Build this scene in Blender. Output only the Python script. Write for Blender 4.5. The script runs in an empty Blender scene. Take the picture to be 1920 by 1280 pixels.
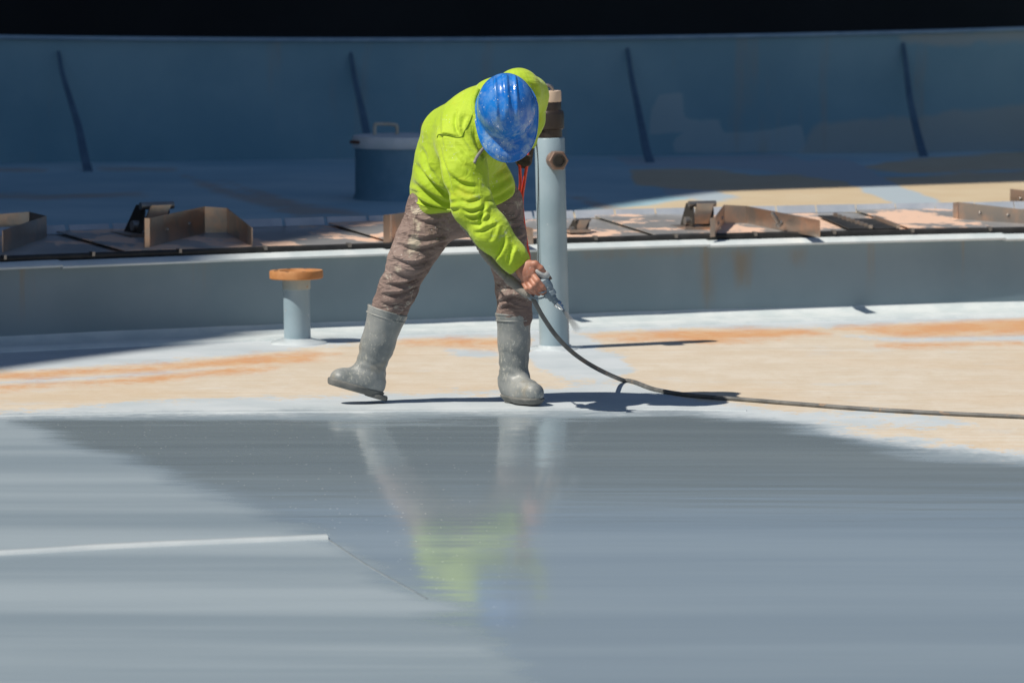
import bpy, bmesh, math, random
import numpy as np
from mathutils import Vector, Matrix, noise as mnoise

random.seed(7); np.random.seed(7)
scene = bpy.context.scene
col = scene.collection

# ------------------------------------------------------------------ camera
CAM_Z = 2.34
FPX = 200.0 / 36.0 * 1920.0
PITCH = math.atan(940.0 / FPX)
cam = bpy.data.cameras.new('camera')
cam.lens = 200.0; cam.sensor_width = 36.0
cam.clip_start = 0.1; cam.clip_end = 500.0
cam.dof.use_dof = True
cam.dof.focus_distance = 23.6
cam.dof.aperture_fstop = 4.0
camo = bpy.data.objects.new('camera', cam); col.objects.link(camo)
camo.location = (0, 0, CAM_Z)
camo.rotation_euler = (math.pi / 2 - PITCH, 0, 0)
scene.camera = camo

# ------------------------------------------------------------------ sky and sun
SUN_EL = math.radians(55.0)
SUN_AZ = math.radians(27.0)                     # shadow direction, turned from +X towards +Y
sdir = Vector((-math.cos(SUN_EL) * math.cos(SUN_AZ), -math.cos(SUN_EL) * math.sin(SUN_AZ), math.sin(SUN_EL)))
world = bpy.data.worlds.new('World'); scene.world = world
world.use_nodes = True
wn = world.node_tree
bg = wn.nodes['Background']
sky = wn.nodes.new('ShaderNodeTexSky'); sky.sky_type = 'NISHITA'; sky.sun_disc = False
sky.sun_elevation = SUN_EL
sky.sun_rotation = math.atan2(sdir.x, sdir.y)
sky.air_density = 1.0; sky.dust_density = 0.4; sky.ozone_density = 2.0
wn.links.new(sky.outputs[0], bg.inputs[0]); bg.inputs[1].default_value = 0.064
sun = bpy.data.lights.new('sun', 'SUN'); sun.energy = 4.75; sun.angle = math.radians(0.5)
sun.color = (1.0, 0.93, 0.82)
suno = bpy.data.objects.new('sun', sun); col.objects.link(suno)
suno.location = (-20, -10, 30)
suno.rotation_euler = sdir.to_track_quat('Z', 'Y').to_euler()

vs = scene.view_settings
vs.view_transform = 'Standard'; vs.look = 'None'; vs.gamma = 1.0; vs.exposure = 0.0
vs.use_curve_mapping = False
scene.render.engine = 'CYCLES'
scene.render.resolution_x = 1024; scene.render.resolution_y = 682

# ------------------------------------------------------------------ picture point -> place
FWD = np.array([0, math.cos(PITCH), -math.sin(PITCH)])
UPV = np.array([0, math.sin(PITCH), math.cos(PITCH)])
RGT = np.array([1.0, 0, 0])
CAMP = np.array([0, 0, CAM_Z])
def ray(px, py):
    return FWD + RGT * ((px - 960.0) / FPX) + UPV * ((640.0 - py) / FPX)
def proj(p):
    """world points (n,3) -> picture coordinates of a 1920 wide picture"""
    d = np.asarray(p, float) - CAMP
    w = d @ FWD
    return 960 + FPX * (d @ RGT) / w, 640 - FPX * (d @ UPV) / w
def on_y(px, py, y):
    r = ray(px, py); return CAMP + r * (y / r[1])
Y0 = 23.64                                       # where the worker stands
def W(px, py, Y=0.0):
    return on_y(px, py, Y0 + Y)
def hit(px, py, zf, t0=8.0, t1=70.0):
    r = ray(px, py)
    f = lambda t: (CAMP + r * t)[2] - zf(*(CAMP + r * t)[:2])
    a, b = t0, t1
    for _ in range(50):
        m = 0.5 * (a + b)
        if f(m) > 0: a = m
        else: b = m
    return CAMP + r * a

SEAM_Y = 23.28
def deck_z(x, y):
    u = np.clip(SEAM_Y - np.asarray(y, float), 0, 40.0)
    a = np.minimum(u, 6.0); b = np.clip(u - 6.0, 0, 5.0)           # the plate falls away to the camera, then levels out
    return -(0.016 * a + 0.0145 * a * a + 0.19 * b - 0.019 * b * b)

# ------------------------------------------------------------------ mesh helpers
def link(name, me, mat=None, parent=None, smooth=True):
    o = bpy.data.objects.new(name, me); col.objects.link(o)
    if mat is not None:
        me.materials.clear(); me.materials.append(mat)
    if smooth and len(me.polygons):
        me.polygons.foreach_set('use_smooth', [True] * len(me.polygons))
    if parent is not None:
        o.parent = parent
        root = parent
        off = Vector(parent.location)
        while root.parent is not None:
            root = root.parent; off = off + Vector(root.location)
        o.location = tuple(-off)
    return o
def raw(name, verts, faces, mat=None, parent=None, smooth=True):
    me = bpy.data.meshes.new(name)
    me.from_pydata([tuple(map(float, v)) for v in verts], [], [tuple(int(i) for i in f) for f in faces])
    me.update()
    return link(name, me, mat, parent, smooth)
def rebase(o, loc):
    """move the origin of a top-level mesh to loc, leaving the shape where it is"""
    o.data.transform(Matrix.Translation(-Vector(loc))); o.location = loc
    return o
def tag(o, label=None, cat=None, group=None, kind=None):
    if label: o['label'] = label
    if cat: o['category'] = cat
    if group: o['group'] = group
    if kind: o['kind'] = kind
    return o
def empty(name, loc, label, cat, group=None):
    o = bpy.data.objects.new(name, None); col.objects.link(o)
    o.location = tuple(map(float, loc)); o.empty_display_size = 0.1
    return tag(o, label, cat, group)
def hide_smooth(o, ang=35):
    """split shading at sharp edges"""
    me = o.data
    bm = bmesh.new(); bm.from_mesh(me)
    for e in bm.edges:
        if len(e.link_faces) == 2 and e.calc_face_angle(0) > math.radians(ang): e.smooth = False
    bm.to_mesh(me); bm.free(); return o
def catmull(P, n=12):
    P = [np.asarray(p, float) for p in P]
    P = [2 * P[0] - P[1]] + P + [2 * P[-1] - P[-2]]
    out = []
    for i in range(1, len(P) - 2):
        a, b, c, d = P[i - 1:i + 3]
        for k in range(n):
            t = k / n
            out.append(0.5 * (2 * b + (c - a) * t + (2 * a - 5 * b + 4 * c - d) * t * t + (3 * b - a - 3 * c + d) * t ** 3))
    out.append(P[-2]); return np.array(out)
def tube(path, rad, seg=10, caps=True):
    path = np.asarray(path, float); n = len(path)
    if np.isscalar(rad): rad = np.full(n, rad)
    V, F = [], []
    T = np.gradient(path, axis=0); T /= np.linalg.norm(T, axis=1)[:, None]
    up = np.array([0, 0, 1.0])
    if abs(T[0] @ up) > 0.9: up = np.array([0, 1.0, 0])
    N = np.cross(T[0], up); N /= np.linalg.norm(N)
    for i in range(n):
        N = N - T[i] * (N @ T[i]); N /= np.linalg.norm(N)
        B = np.cross(T[i], N)
        for k in range(seg):
            a = 2 * math.pi * k / seg
            V.append(path[i] + rad[i] * (math.cos(a) * N + math.sin(a) * B))
    for i in range(n - 1):
        for k in range(seg):
            a, b = i * seg + k, i * seg + (k + 1) % seg
            F.append((a, b, b + seg, a + seg))
    if caps:
        F.append(tuple(range(seg))[::-1]); F.append(tuple(range((n - 1) * seg, n * seg)))
    return V, F
def lathe(prof, base, axis=(0, 0, 1), seg=40):
    """prof: list of (radius, height) along axis from base"""
    ax = Vector(axis).normalized(); q = ax.to_track_quat('Z', 'Y').to_matrix()
    V, F = [], []
    for r, h in prof:
        for k in range(seg):
            a = 2 * math.pi * k / seg
            V.append(np.array(q @ Vector((r * math.cos(a), r * math.sin(a), h))) + np.asarray(base, float))
    for i in range(len(prof) - 1):
        for k in range(seg):
            a, b = i * seg + k, i * seg + (k + 1) % seg
            F.append((a, b, b + seg, a + seg))
    F.append(tuple(range(seg))[::-1]); F.append(tuple(range((len(prof) - 1) * seg, len(prof) * seg)))
    return V, F
def slab(pts, off):
    """closed prism of polygon pts swept along the vector off"""
    n = len(pts); off = np.asarray(off, float)
    V = [np.asarray(p, float) for p in pts] + [np.asarray(p, float) + off for p in pts]
    F = [tuple(range(n))[::-1], tuple(range(n, 2 * n))] + [(i, (i + 1) % n, n + (i + 1) % n, n + i) for i in range(n)]
    return V, F
def fixn(o):
    bm = bmesh.new(); bm.from_mesh(o.data); bmesh.ops.recalc_face_normals(bm, faces=bm.faces); bm.to_mesh(o.data); bm.free()
    return o
def merge(parts):
    V, F = [], []
    for v, f in parts:
        n = len(V); V += list(v); F += [tuple(i + n for i in q) for q in f]
    return V, F
def box_pts(c, ax, ay, az):
    c, ax, ay, az = [np.asarray(v, float) for v in (c, ax, ay, az)]
    return slab([c - ax - ay - az, c + ax - ay - az, c + ax + ay - az, c - ax + ay - az], 2 * az)

# ------------------------------------------------------------------ material helpers
class Mat:
    def __init__(s, name):
        s.m = bpy.data.materials.new(name); s.m.use_nodes = True
        s.nt = s.m.node_tree; s.b = s.nt.nodes['Principled BSDF']
        s.geo = None
    def n(s, t, **kw):
        nd = s.nt.nodes.new(t)
        for k, v in kw.items(): setattr(nd, k, v)
        return nd
    def lk(s, a, b): s.nt.links.new(a, b)
    def put(s, sock, v):
        if hasattr(v, 'is_linked') or hasattr(v, 'links'): s.lk(v, sock)
        elif isinstance(v, (tuple, list)) and len(v) == 3 and sock.type == 'RGBA': sock.default_value = (*v, 1)
        else: sock.default_value = v
    def pos(s):
        if s.geo is None: s.geo = s.n('ShaderNodeNewGeometry')
        return s.geo.outputs['Position']
    def scaled(s, sc, loc=(0, 0, 0)):
        m = s.n('ShaderNodeMapping'); s.lk(s.pos(), m.inputs[0])
        m.inputs['Scale'].default_value = sc; m.inputs['Location'].default_value = loc
        return m.outputs[0]
    def noise(s, sc=(1, 1, 1), scale=1.0, detail=4, rough=0.55, loc=(0, 0, 0), dist=0.0):
        t = s.n('ShaderNodeTexNoise'); s.lk(s.scaled(sc, loc), t.inputs['Vector'])
        t.inputs['Scale'].default_value = scale; t.inputs['Detail'].default_value = detail
        t.inputs['Roughness'].default_value = rough; t.inputs['Distortion'].default_value = dist
        return t.outputs['Fac']
    def voro(s, scale, sc=(1, 1, 1), rnd=1.0):
        t = s.n('ShaderNodeTexVoronoi'); s.lk(s.scaled(sc), t.inputs['Vector'])
        t.inputs['Scale'].default_value = scale; t.inputs['Randomness'].default_value = rnd
        return t
    def attr(s, name):
        a = s.n('ShaderNodeAttribute'); a.attribute_name = name; return a.outputs['Fac']
    def math(s, op, a, b=0.0, clamp=False):
        m = s.n('ShaderNodeMath', operation=op); m.use_clamp = clamp
        s.put(m.inputs[0], a); s.put(m.inputs[1], b); return m.outputs[0]
    def step(s, v, lo, hi, a=0.0, b=1.0):
        m = s.n('ShaderNodeMapRange'); m.interpolation_type = 'SMOOTHSTEP'
        s.put(m.inputs['Value'], v)
        m.inputs['From Min'].default_value = lo; m.inputs['From Max'].default_value = hi
        m.inputs['To Min'].default_value = a; m.inputs['To Max'].default_value = b
        return m.outputs[0]
    def mix(s, f, a, b):
        m = s.n('ShaderNodeMix', data_type='RGBA'); s.put(m.inputs[0], f)
        s.put(m.inputs[6], a); s.put(m.inputs[7], b); return m.outputs[2]
    def fmix(s, f, a, b):
        m = s.n('ShaderNodeMix', data_type='FLOAT'); s.put(m.inputs[0], f)
        s.put(m.inputs[2], a); s.put(m.inputs[3], b); return m.outputs[0]
    def bump(s, h, strength=0.3, dist=0.01, prev=None):
        b = s.n('ShaderNodeBump'); s.put(b.inputs['Height'], h); s.put(b.inputs['Strength'], strength)
        b.inputs['Distance'].default_value = dist
        if prev is not None: s.lk(prev, b.inputs['Normal'])
        s.lk(b.outputs[0], s.b.inputs['Normal']); return b.outputs[0]
    def base(s, c): s.put(s.b.inputs['Base Color'], c); return s
    def rough(s, r): s.put(s.b.inputs['Roughness'], r); return s
    def metal(s, r): s.put(s.b.inputs['Metallic'], r); return s

def sdf_poly(x, y, poly):
    """signed distance (negative inside) of points to a polygon"""
    poly = np.asarray(poly, float); d = np.full(x.shape, 1e9); inside = np.zeros(x.shape, bool)
    n = len(poly)
    for i in range(n):
        a, b = poly[i], poly[(i + 1) % n]; e = b - a
        wx, wy = x - a[0], y - a[1]
        t = np.clip((wx * e[0] + wy * e[1]) / max(e @ e, 1e-12), 0, 1)
        d = np.minimum(d, np.hypot(wx - t * e[0], wy - t * e[1]))
        if abs(e[1]) > 1e-12:
            c = ((a[1] > y) != (b[1] > y)) & (x < e[0] * (y - a[1]) / e[1] + a[0]); inside ^= c
    return np.where(inside, -d, d)
def add_attr(me, name, vals):
    a = me.attributes.new(name, 'FLOAT', 'POINT'); a.data.foreach_set('value', np.asarray(vals, np.float32))
def grid_mesh(name, xs, ys, zf):
    X, Yv = np.meshgrid(xs, ys); Z = zf(X, Yv) + 0 * X
    V = np.stack([X.ravel(), Yv.ravel(), Z.ravel()], 1)
    nx, ny = len(xs), len(ys)
    i = np.arange(nx - 1); j = np.arange(ny - 1)
    I, J = np.meshgrid(i, j); a = (J * nx + I).ravel()
    F = np.stack([a, a + 1, a + 1 + nx, a + nx], 1)
    me = bpy.data.meshes.new(name)
    me.from_pydata(V.tolist(), [], F.tolist()); me.update()
    return me, V

# ================================================================== THE DECK
def dense(lo, hi, step, far, k=1.35):
    c = list(np.arange(lo, hi + 1e-6, step)); s = step; a = c[0]
    left = []
    while a > -far: s *= k; a -= s; left.append(a)
    s = step; b = c[-1]; right = []
    while b < far: s *= k; b += s; right.append(b)
    return np.array(left[::-1] + c + right)
xs = dense(-4.2, 4.2, 0.045, 46)
ys = dense(12.0, 31.0, 0.055, 60)
ys = np.unique(np.concatenate([ys[(ys > -46)], [SEAM_Y]]))
me, V = grid_mesh('deck', xs, ys, deck_z)
SX, SY = V[:, 0], V[:, 1] / 10.0
def gp(pts):                                      # outline drawn on the deck
    return [(lambda h: (h[0], h[1] / 10.0))(hit(px, py, deck_z)) for px, py in pts]
def union(polys):
    d = np.full(len(V), 1e3)
    for p in polys: d = np.minimum(d, sdf_poly(SX, SY, gp(p)))
    return np.clip(d, -1, 1)
pale = union([
    [(-900, 650), (0, 642), (590, 628), (1100, 605), (1920, 586), (2800, 566), (2800, 588), (1920, 598), (1740, 606), (1590, 611), (1500, 617), (1330, 617), (1110, 624), (930, 634), (760, 636), (640, 648), (470, 664), (300, 681), (0, 699), (-900, 740)],
    [(-500, 740), (0, 713), (180, 703), (360, 692), (430, 687), (330, 700), (160, 714), (0, 722), (-500, 760)],
    [(1000, 632), (1060, 618), (1130, 640), (1120, 655), (1170, 670), (1190, 690), (1150, 715), (1060, 712), (1010, 690), (985, 665)],
    [(830, 652), (930, 660), (930, 668), (850, 664)],
    [(-600, 790), (0, 772), (300, 752), (560, 743), (760, 738), (1000, 735), (1090, 722), (1180, 715), (1260, 738), (1340, 750), (1420, 765), (1500, 771), (1700, 775), (1835, 797), (1740, 801), (1600, 793), (1530, 790), (1590, 806), (1760, 830), (1920, 848), (2500, 900), (2500, 930), (1920, 875), (1000, 800), (0, 800), (-600, 830)],
    [(1560, 628), (1700, 634), (1920, 630), (2400, 620), (2400, 628), (1920, 640), (1700, 642)],
])
orange = union([
    [(-700, 735), (0, 700), (330, 683), (470, 668), (590, 660), (640, 664), (560, 676), (430, 686), (330, 692), (160, 703), (0, 711), (-700, 748)],
    [(-700, 770), (0, 723), (160, 715), (320, 702), (470, 688), (520, 690), (430, 700), (300, 711), (130, 722), (0, 729), (-700, 782)],
    [(742, 640), (800, 636), (930, 637), (990, 640), (990, 652), (900, 652), (840, 648)],
    [(1105, 632), (1200, 624), (1330, 618), (1500, 618), (1560, 626), (1450, 633), (1330, 642), (1250, 638), (1160, 636)],
    [(1570, 616), (1660, 611), (1750, 606), (1920, 598), (2500, 582), (2500, 604), (1920, 624), (1800, 627), (1700, 630), (1630, 624)],
    [(1640, 646), (1760, 643), (1920, 641), (1920, 645), (1760, 649)],
])
grey = union([[(-3000, 787), (0, 779), (480, 774), (1000, 772), (1300, 772), (1420, 785), (1500, 797), (1600, 818), (1750, 842), (1920, 862), (2500, 925), (4000, 1250), (4000, 1800), (-3000, 1800)]])
wet = union([[(20, 787), (120, 782), (230, 783), (640, 781), (1000, 780), (1290, 776), (1430, 787), (1520, 804), (1640, 832), (1780, 852), (1920, 868), (2500, 935), (3500, 1250), (3500, 1800), (1500, 1800), (1180, 1430), (1010, 1275), (900, 1190), (850, 1165), (780, 1128), (690, 1066), (620, 1014), (520, 975), (440, 945), (330, 905), (220, 860), (100, 818)]])
for nm, v in (('pale', pale), ('orange', orange), ('grey', grey), ('wet', wet)): add_attr(me, nm, v)

M = Mat('deck_paint')
n1 = M.noise(scale=3.0, detail=6, rough=0.6); n2 = M.noise(scale=14, detail=5, rough=0.65, loc=(3, 1, 0))
n3 = M.noise(scale=0.9, detail=4, loc=(7, 2, 0)); n4 = M.noise(sc=(1, 0.55, 1), scale=5, detail=7, rough=0.7, loc=(11, 4, 0))
nfine = M.noise(scale=60, detail=3, rough=0.7)
jit = M.math('ADD', M.math('MULTIPLY', M.math('SUBTRACT', n1, 0.5), 0.10), M.math('MULTIPLY', M.math('SUBTRACT', n2, 0.5), 0.05))
def edge(name, soft=0.012, k=1.0):
    return M.step(M.math('ADD', M.attr(name), M.math('MULTIPLY', jit, k)), soft, -soft)
beige = M.mix(M.step(n4, 0.35, 0.7), (0.60, 0.52, 0.41), (0.66, 0.60, 0.51))
beige = M.mix(M.step(n3, 0.45, 0.75, 0, 0.55), beige, (0.60, 0.45, 0.29))
beige = M.mix(M.step(M.noise(scale=7, detail=6, rough=0.75, loc=(2, 9, 0)), 0.62, 0.78, 0, 0.5), beige, (0.58, 0.36, 0.18))
beige = M.mix(M.step(M.noise(scale=1.7, detail=5, rough=0.7, loc=(20, 3, 0)), 0.56, 0.7, 0, 0.55), beige, (0.56, 0.58, 0.58))
palec = M.mix(M.step(n1, 0.3, 0.7), (0.47, 0.53, 0.57), (0.56, 0.61, 0.65))
orgc = M.mix(M.step(n4, 0.35, 0.65), (0.60, 0.27, 0.10), (0.62, 0.38, 0.20))
wear = M.noise(scale=22, detail=8, rough=0.75, loc=(9, 9, 0))
jit = M.math('ADD', jit, M.math('MULTIPLY', M.math('SUBTRACT', wear, 0.5), 0.10))
beige = M.mix(M.step(wear, 0.56, 0.66, 0, 0.5), beige, (0.50, 0.36, 0.24))
beige = M.mix(M.step(wear, 0.42, 0.34, 0, 0.5), beige, (0.70, 0.66, 0.58))
stk = M.noise(sc=(0.22, 5.0, 1), scale=5.0, detail=6, rough=0.75, loc=(3, 3, 0))
beige = M.mix(M.step(stk, 0.50, 0.66, 0, 0.55), beige, (0.56, 0.43, 0.30))
beige = M.mix(M.step(stk, 0.47, 0.33, 0, 0.5), beige, (0.66, 0.64, 0.58))
c = M.mix(edge('pale', 0.008, 1.0), beige, palec)
c = M.mix(M.math('MULTIPLY', edge('orange', 0.022, 0.8), M.step(n4, 0.25, 0.5, 0.55, 0.95)), c, orgc)
bands = M.noise(sc=(0.10, 1.5, 1), scale=1.4, detail=4, rough=0.55, loc=(0, 5, 0))
dryc = M.mix(M.step(bands, 0.34, 0.68), (0.20, 0.255, 0.30), (0.285, 0.345, 0.39))
gm = edge('grey', 0.02, 0.5)
c = M.mix(gm, c, dryc)
wm = M.step(M.math('ADD', M.attr('wet'), M.math('MULTIPLY', M.math('SUBTRACT', M.noise(sc=(0.5, 2.2, 1), scale=1.8, detail=6, rough=0.65), 0.5), 0.13)), 0.02, -0.03)
wetc = M.mix(M.step(bands, 0.35, 0.7), (0.20, 0.255, 0.30), (0.24, 0.30, 0.345))
c = M.mix(wm, c, wetc)
# pale specks painted in for sparkling droplets in the air
xyz = M.n('ShaderNodeSeparateXYZ'); M.lk(M.pos(), xyz.inputs[0])
vo = M.voro(34); drop = M.step(vo.outputs['Distance'], 0.15, 0.08)
pick = M.step(M.noise(scale=40, detail=0, loc=(5, 5, 5)), 0.58, 0.62)
drop = M.math('MULTIPLY', M.math('MULTIPLY', drop, pick), M.math('MULTIPLY', wm, M.step(xyz.outputs[0], 0.35, -0.4)))
c = M.mix(M.math('MULTIPLY', drop, gm), c, (0.62, 0.66, 0.68))
# pencil scratches on the bare primer
scr = M.noise(sc=(0.05, 3.0, 1), scale=6, detail=3, rough=0.7)
c = M.mix(M.math('MULTIPLY', M.step(scr, 0.655, 0.70, 0, 0.35), M.math('SUBTRACT', 1.0, gm)), c, (0.25, 0.24, 0.24))
M.base(c)
r = M.fmix(gm, 0.62, M.fmix(M.step(bands, 0.3, 0.7), 0.44, 0.52))
r = M.fmix(wm, r, M.fmix(n1, 0.08, 0.14))
M.rough(r)
M.put(M.b.inputs['Specular IOR Level'], M.fmix(wm, 0.5, 0.95))
rip = M.noise(sc=(0.35, 4.5, 1), scale=2.2, detail=2, rough=0.5, loc=(1, 0, 0))
bn = M.bump(rip, M.fmix(wm, 0.10, 0.085), 0.02)
M.bump(nfine, M.fmix(wm, 0.25, 0.02), 0.002, bn)
deck = tag(link('deck', me, M.m), 'steel tank deck, beige primer partly sprayed with grey paint', None, None, 'structure')

# simple plain paints --------------------------------------------------------
def paint(name, c1, c2, rough=0.45, scale=4.0, spots=None, bump=0.15, lo=0.35, hi=0.68):
    m = Mat(name)
    f = m.step(m.noise(scale=scale, detail=6, rough=0.65), lo, hi)
    c = m.mix(f, c1, c2)
    if spots:
        sc_, t_, cs = spots
        c = m.mix(m.step(m.noise(scale=sc_, detail=5, rough=0.7, loc=(4, 2, 8)), t_, t_ + 0.06), c, cs)
    m.base(c); m.rough(m.fmix(m.noise(scale=scale * 3, detail=3), rough - 0.08, rough + 0.1))
    if bump: m.bump(m.noise(scale=scale * 25, detail=3), bump, 0.003)
    return m
m_seam = paint('weld_seam', (0.42, 0.48, 0.52), (0.50, 0.55, 0.58), 0.5, 3).m
m_lap = paint('lap_edge', (0.19, 0.23, 0.26), (0.25, 0.29, 0.32), 0.4, 12).m
def strip(name, pts, w, h, mat, parent, zf=deck_z, lift=0.0):
    """flat bar lying along a row of points on the deck"""
    P = catmull([np.array([p[0], p[1], 0]) for p in pts], 8)
    T = np.gradient(P, axis=0); T /= np.linalg.norm(T, axis=1)[:, None]
    N = np.stack([-T[:, 1], T[:, 0], 0 * T[:, 0]], 1)
    V, F = [], []
    for p, nn in zip(P, N):
        for s_, hh in ((-1, -0.01), (-0.8, h), (0.8, h), (1, -0.01)):
            q = p + nn * s_ * w / 2; z = float(zf(q[0], q[1])) + hh + lift
            V.append((q[0], q[1], z))
    for i in range(len(P) - 1):
        for k in range(3): F.append((i * 4 + k, i * 4 + k + 1, i * 4 + k + 5, i * 4 + k + 4))
    return fixn(raw(name, V, F, mat, parent))
def G(px, py): return hit(px, py, deck_z)
strip('weld_seam', [G(-900, 792), G(0, 780), G(300, 774), G(640, 772), G(960, 769), G(1180, 767), G(1400, 770)], 0.02, 0.004, m_seam, deck)
strip('weld_seam', [G(-900, 1090), G(0, 1038), G(200, 1026), G(420, 1016), G(614, 1008)], 0.055, 0.010, m_seam, deck)
strip('lap_edge', [G(614, 1010), G(690, 1060), G(800, 1122)], 0.010, 0.001, m_lap, deck)

# ================================================================== LOW RIM WALL
bp = np.array([hit(px, py, deck_z)[:2] for px, py in ((0, 648), (300, 638), (590, 626), (860, 614), (1100, 604), (1500, 593), (1920, 584))])
WC = np.polyfit(bp[:, 0], bp[:, 1], 2)
WC[0] = max(min(WC[0], 0.0), -0.03)
WC[1:] = np.polyfit(bp[:, 0], bp[:, 1] - WC[0] * bp[:, 0] ** 2, 1)
def wall_y(x):
    x = np.asarray(x, float); xc = np.clip(x, -4.5, 4.5)
    s = WC[1] + 2 * WC[0] * xc
    return np.polyval(WC, xc) + s * (x - xc)
def wall_n(x):
    x = np.clip(x, -4.5, 4.5); s = WC[1] + 2 * WC[0] * x; l = math.hypot(1, s)
    return np.array([-s / l, 1 / l, 0.0])        # pointing away from the camera
def WP(x, s, z):                                  # on the wall line at x, s metres behind it, height z
    p = np.array([x, float(wall_y(x)), z]) + wall_n(x) * s
    return p
WALL_H = 0.372
def seal_z(x, y):
    s = (np.asarray(y, float) - wall_y(x)) * wall_n(0.0)[1]
    return WALL_H + 0.022 + 0.05 * s
def wall_x_at(px, py=600):
    return hit(px, py, deck_z)[0]
m_wall = Mat('rim_wall_paint')
nz = m_wall.noise(scale=1.2, detail=5)
cw = m_wall.mix(m_wall.step(nz, 0.35, 0.65), (0.17, 0.245, 0.29), (0.215, 0.29, 0.335))
st = m_wall.noise(sc=(5.0, 5.0, 0.25), scale=1.3, detail=5, rough=0.6)
zz = m_wall.n('ShaderNodeSeparateXYZ'); m_wall.lk(m_wall.pos(), zz.inputs[0])
cw = m_wall.mix(m_wall.math('MULTIPLY', m_wall.step(st, 0.60, 0.74, 0, 0.6), m_wall.step(zz.outputs[2], 0.03, 0.36)), cw, (0.30, 0.22, 0.12))
rus = m_wall.math('ADD', m_wall.attr('rust'), m_wall.math('MULTIPLY', m_wall.math('SUBTRACT', m_wall.noise(sc=(6, 6, 1.2), scale=4, detail=4), 0.5), 0.05))
cw = m_wall.mix(m_wall.step(rus, 0.03, -0.04, 0, 0.5), cw, (0.26, 0.16, 0.05))
m_wall.base(cw).rough(0.42)
m_wall.bump(m_wall.noise(sc=(1, 1, 0.6), scale=2.0, detail=3), 0.25, 0.02)
m_cap = paint('rim_cap_paint', (0.56, 0.63, 0.65), (0.68, 0.73, 0.74), 0.4, 6).m
x_mid = 0.0
rim = empty('rim_wall', WP(0, 0, 0), 'low blue grey steel rim wall running across behind the worker', 'wall')
joints = [-16.0, -6.0, wall_x_at(-560, 655), wall_x_at(360, 634), wall_x_at(1325, 598), wall_x_at(1632, 590), wall_x_at(2300, 576), 6.0, 16.0]
rust_px = [[(1317, 466), (1338, 466), (1335, 560), (1326, 590), (1318, 540)], [(1360, 468), (1410, 466), (1404, 530), (1386, 540), (1372, 490)], [(930, 478), (1020, 473), (1010, 488), (950, 487)], [(1480, 470), (1510, 469), (1500, 500), (1488, 490)], [(1095, 474), (1290, 466), (1290, 472), (1100, 480)]]
for a, b in zip(joints[:-1], joints[1:]):
    n = max(2, int((b - a) / 0.04)) if b - a < 4 else 30
    X = np.linspace(a, b, n); Z = np.linspace(0.0, WALL_H, 16)
    Vv, Fv = [], []
    for z in Z:
        for x in X:
            wob = 0.006 * mnoise.noise(Vector((x * 1.1, z * 1.5, 0)))
            Vv.append(WP(x, wob, z))
    for j in range(len(Z) - 1):
        for i in range(n - 1):
            k = j * n + i; Fv.append((k, k + 1, k + 1 + n, k + n))
    o = raw('wall_panel', Vv, Fv, m_wall.m, rim)
    px, py = proj(np.array(Vv)); d = np.full(len(Vv), 9.0)
    for p in rust_px: d = np.minimum(d, sdf_poly(px / 450, py / 450, np.array(p) / 450.0))
    add_attr(o.data, 'rust', d)
caps = [-16.0, -5.0, wall_x_at(-300, 650), wall_x_at(112, 645), wall_x_at(722, 619), wall_x_at(1325, 598), wall_x_at(1880, 585), 5.0, 16.0]
for q, (a, b) in enumerate(zip(caps[:-1], caps[1:])):
    n = 24; parts = []; X = np.linspace(a, b, n); Vv, Fv = [], []
    for i, x in enumerate(X):
        sag = 0.006 * (i / n) - 0.003
        for s_, z in ((-0.040, WALL_H - 0.014), (-0.044, WALL_H - 0.004), (-0.005, WALL_H + 0.016), (0.10, WALL_H + 0.018), (0.10, WALL_H - 0.02)):
            Vv.append(WP(x, s_, z + sag))
    for i in range(n - 1):
        for k in range(5): Fv.append((i * 5 + k, i * 5 + (k + 1) % 5, (i + 1) * 5 + (k + 1) % 5, (i + 1) * 5 + k))
    Fv += [tuple(range(5)), tuple(range((n - 1) * 5, n * 5))]
    hide_smooth(fixn(raw('cap_bar', Vv, Fv, m_cap, rim)))
X = np.linspace(-16, 16, 200); Vv, Fv = [], []
for x in X:
    w = 0.003 * mnoise.noise(Vector((x * 6, 0, 0)))
    for s_, z in ((-0.30, -0.01), (-0.295, 0.012 + w), (-0.10, 0.014 + w), (-0.02, 0.03 + w), (0.0, 0.05 + w)): Vv.append(WP(x, s_, z))
for i in range(len(X) - 1):
    for k in range(4): Fv.append((i * 5 + k, (i + 1) * 5 + k, (i + 1) * 5 + k + 1, i * 5 + k + 1))
fixn(raw('base_strip', Vv, Fv, m_cap, rim))

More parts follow.
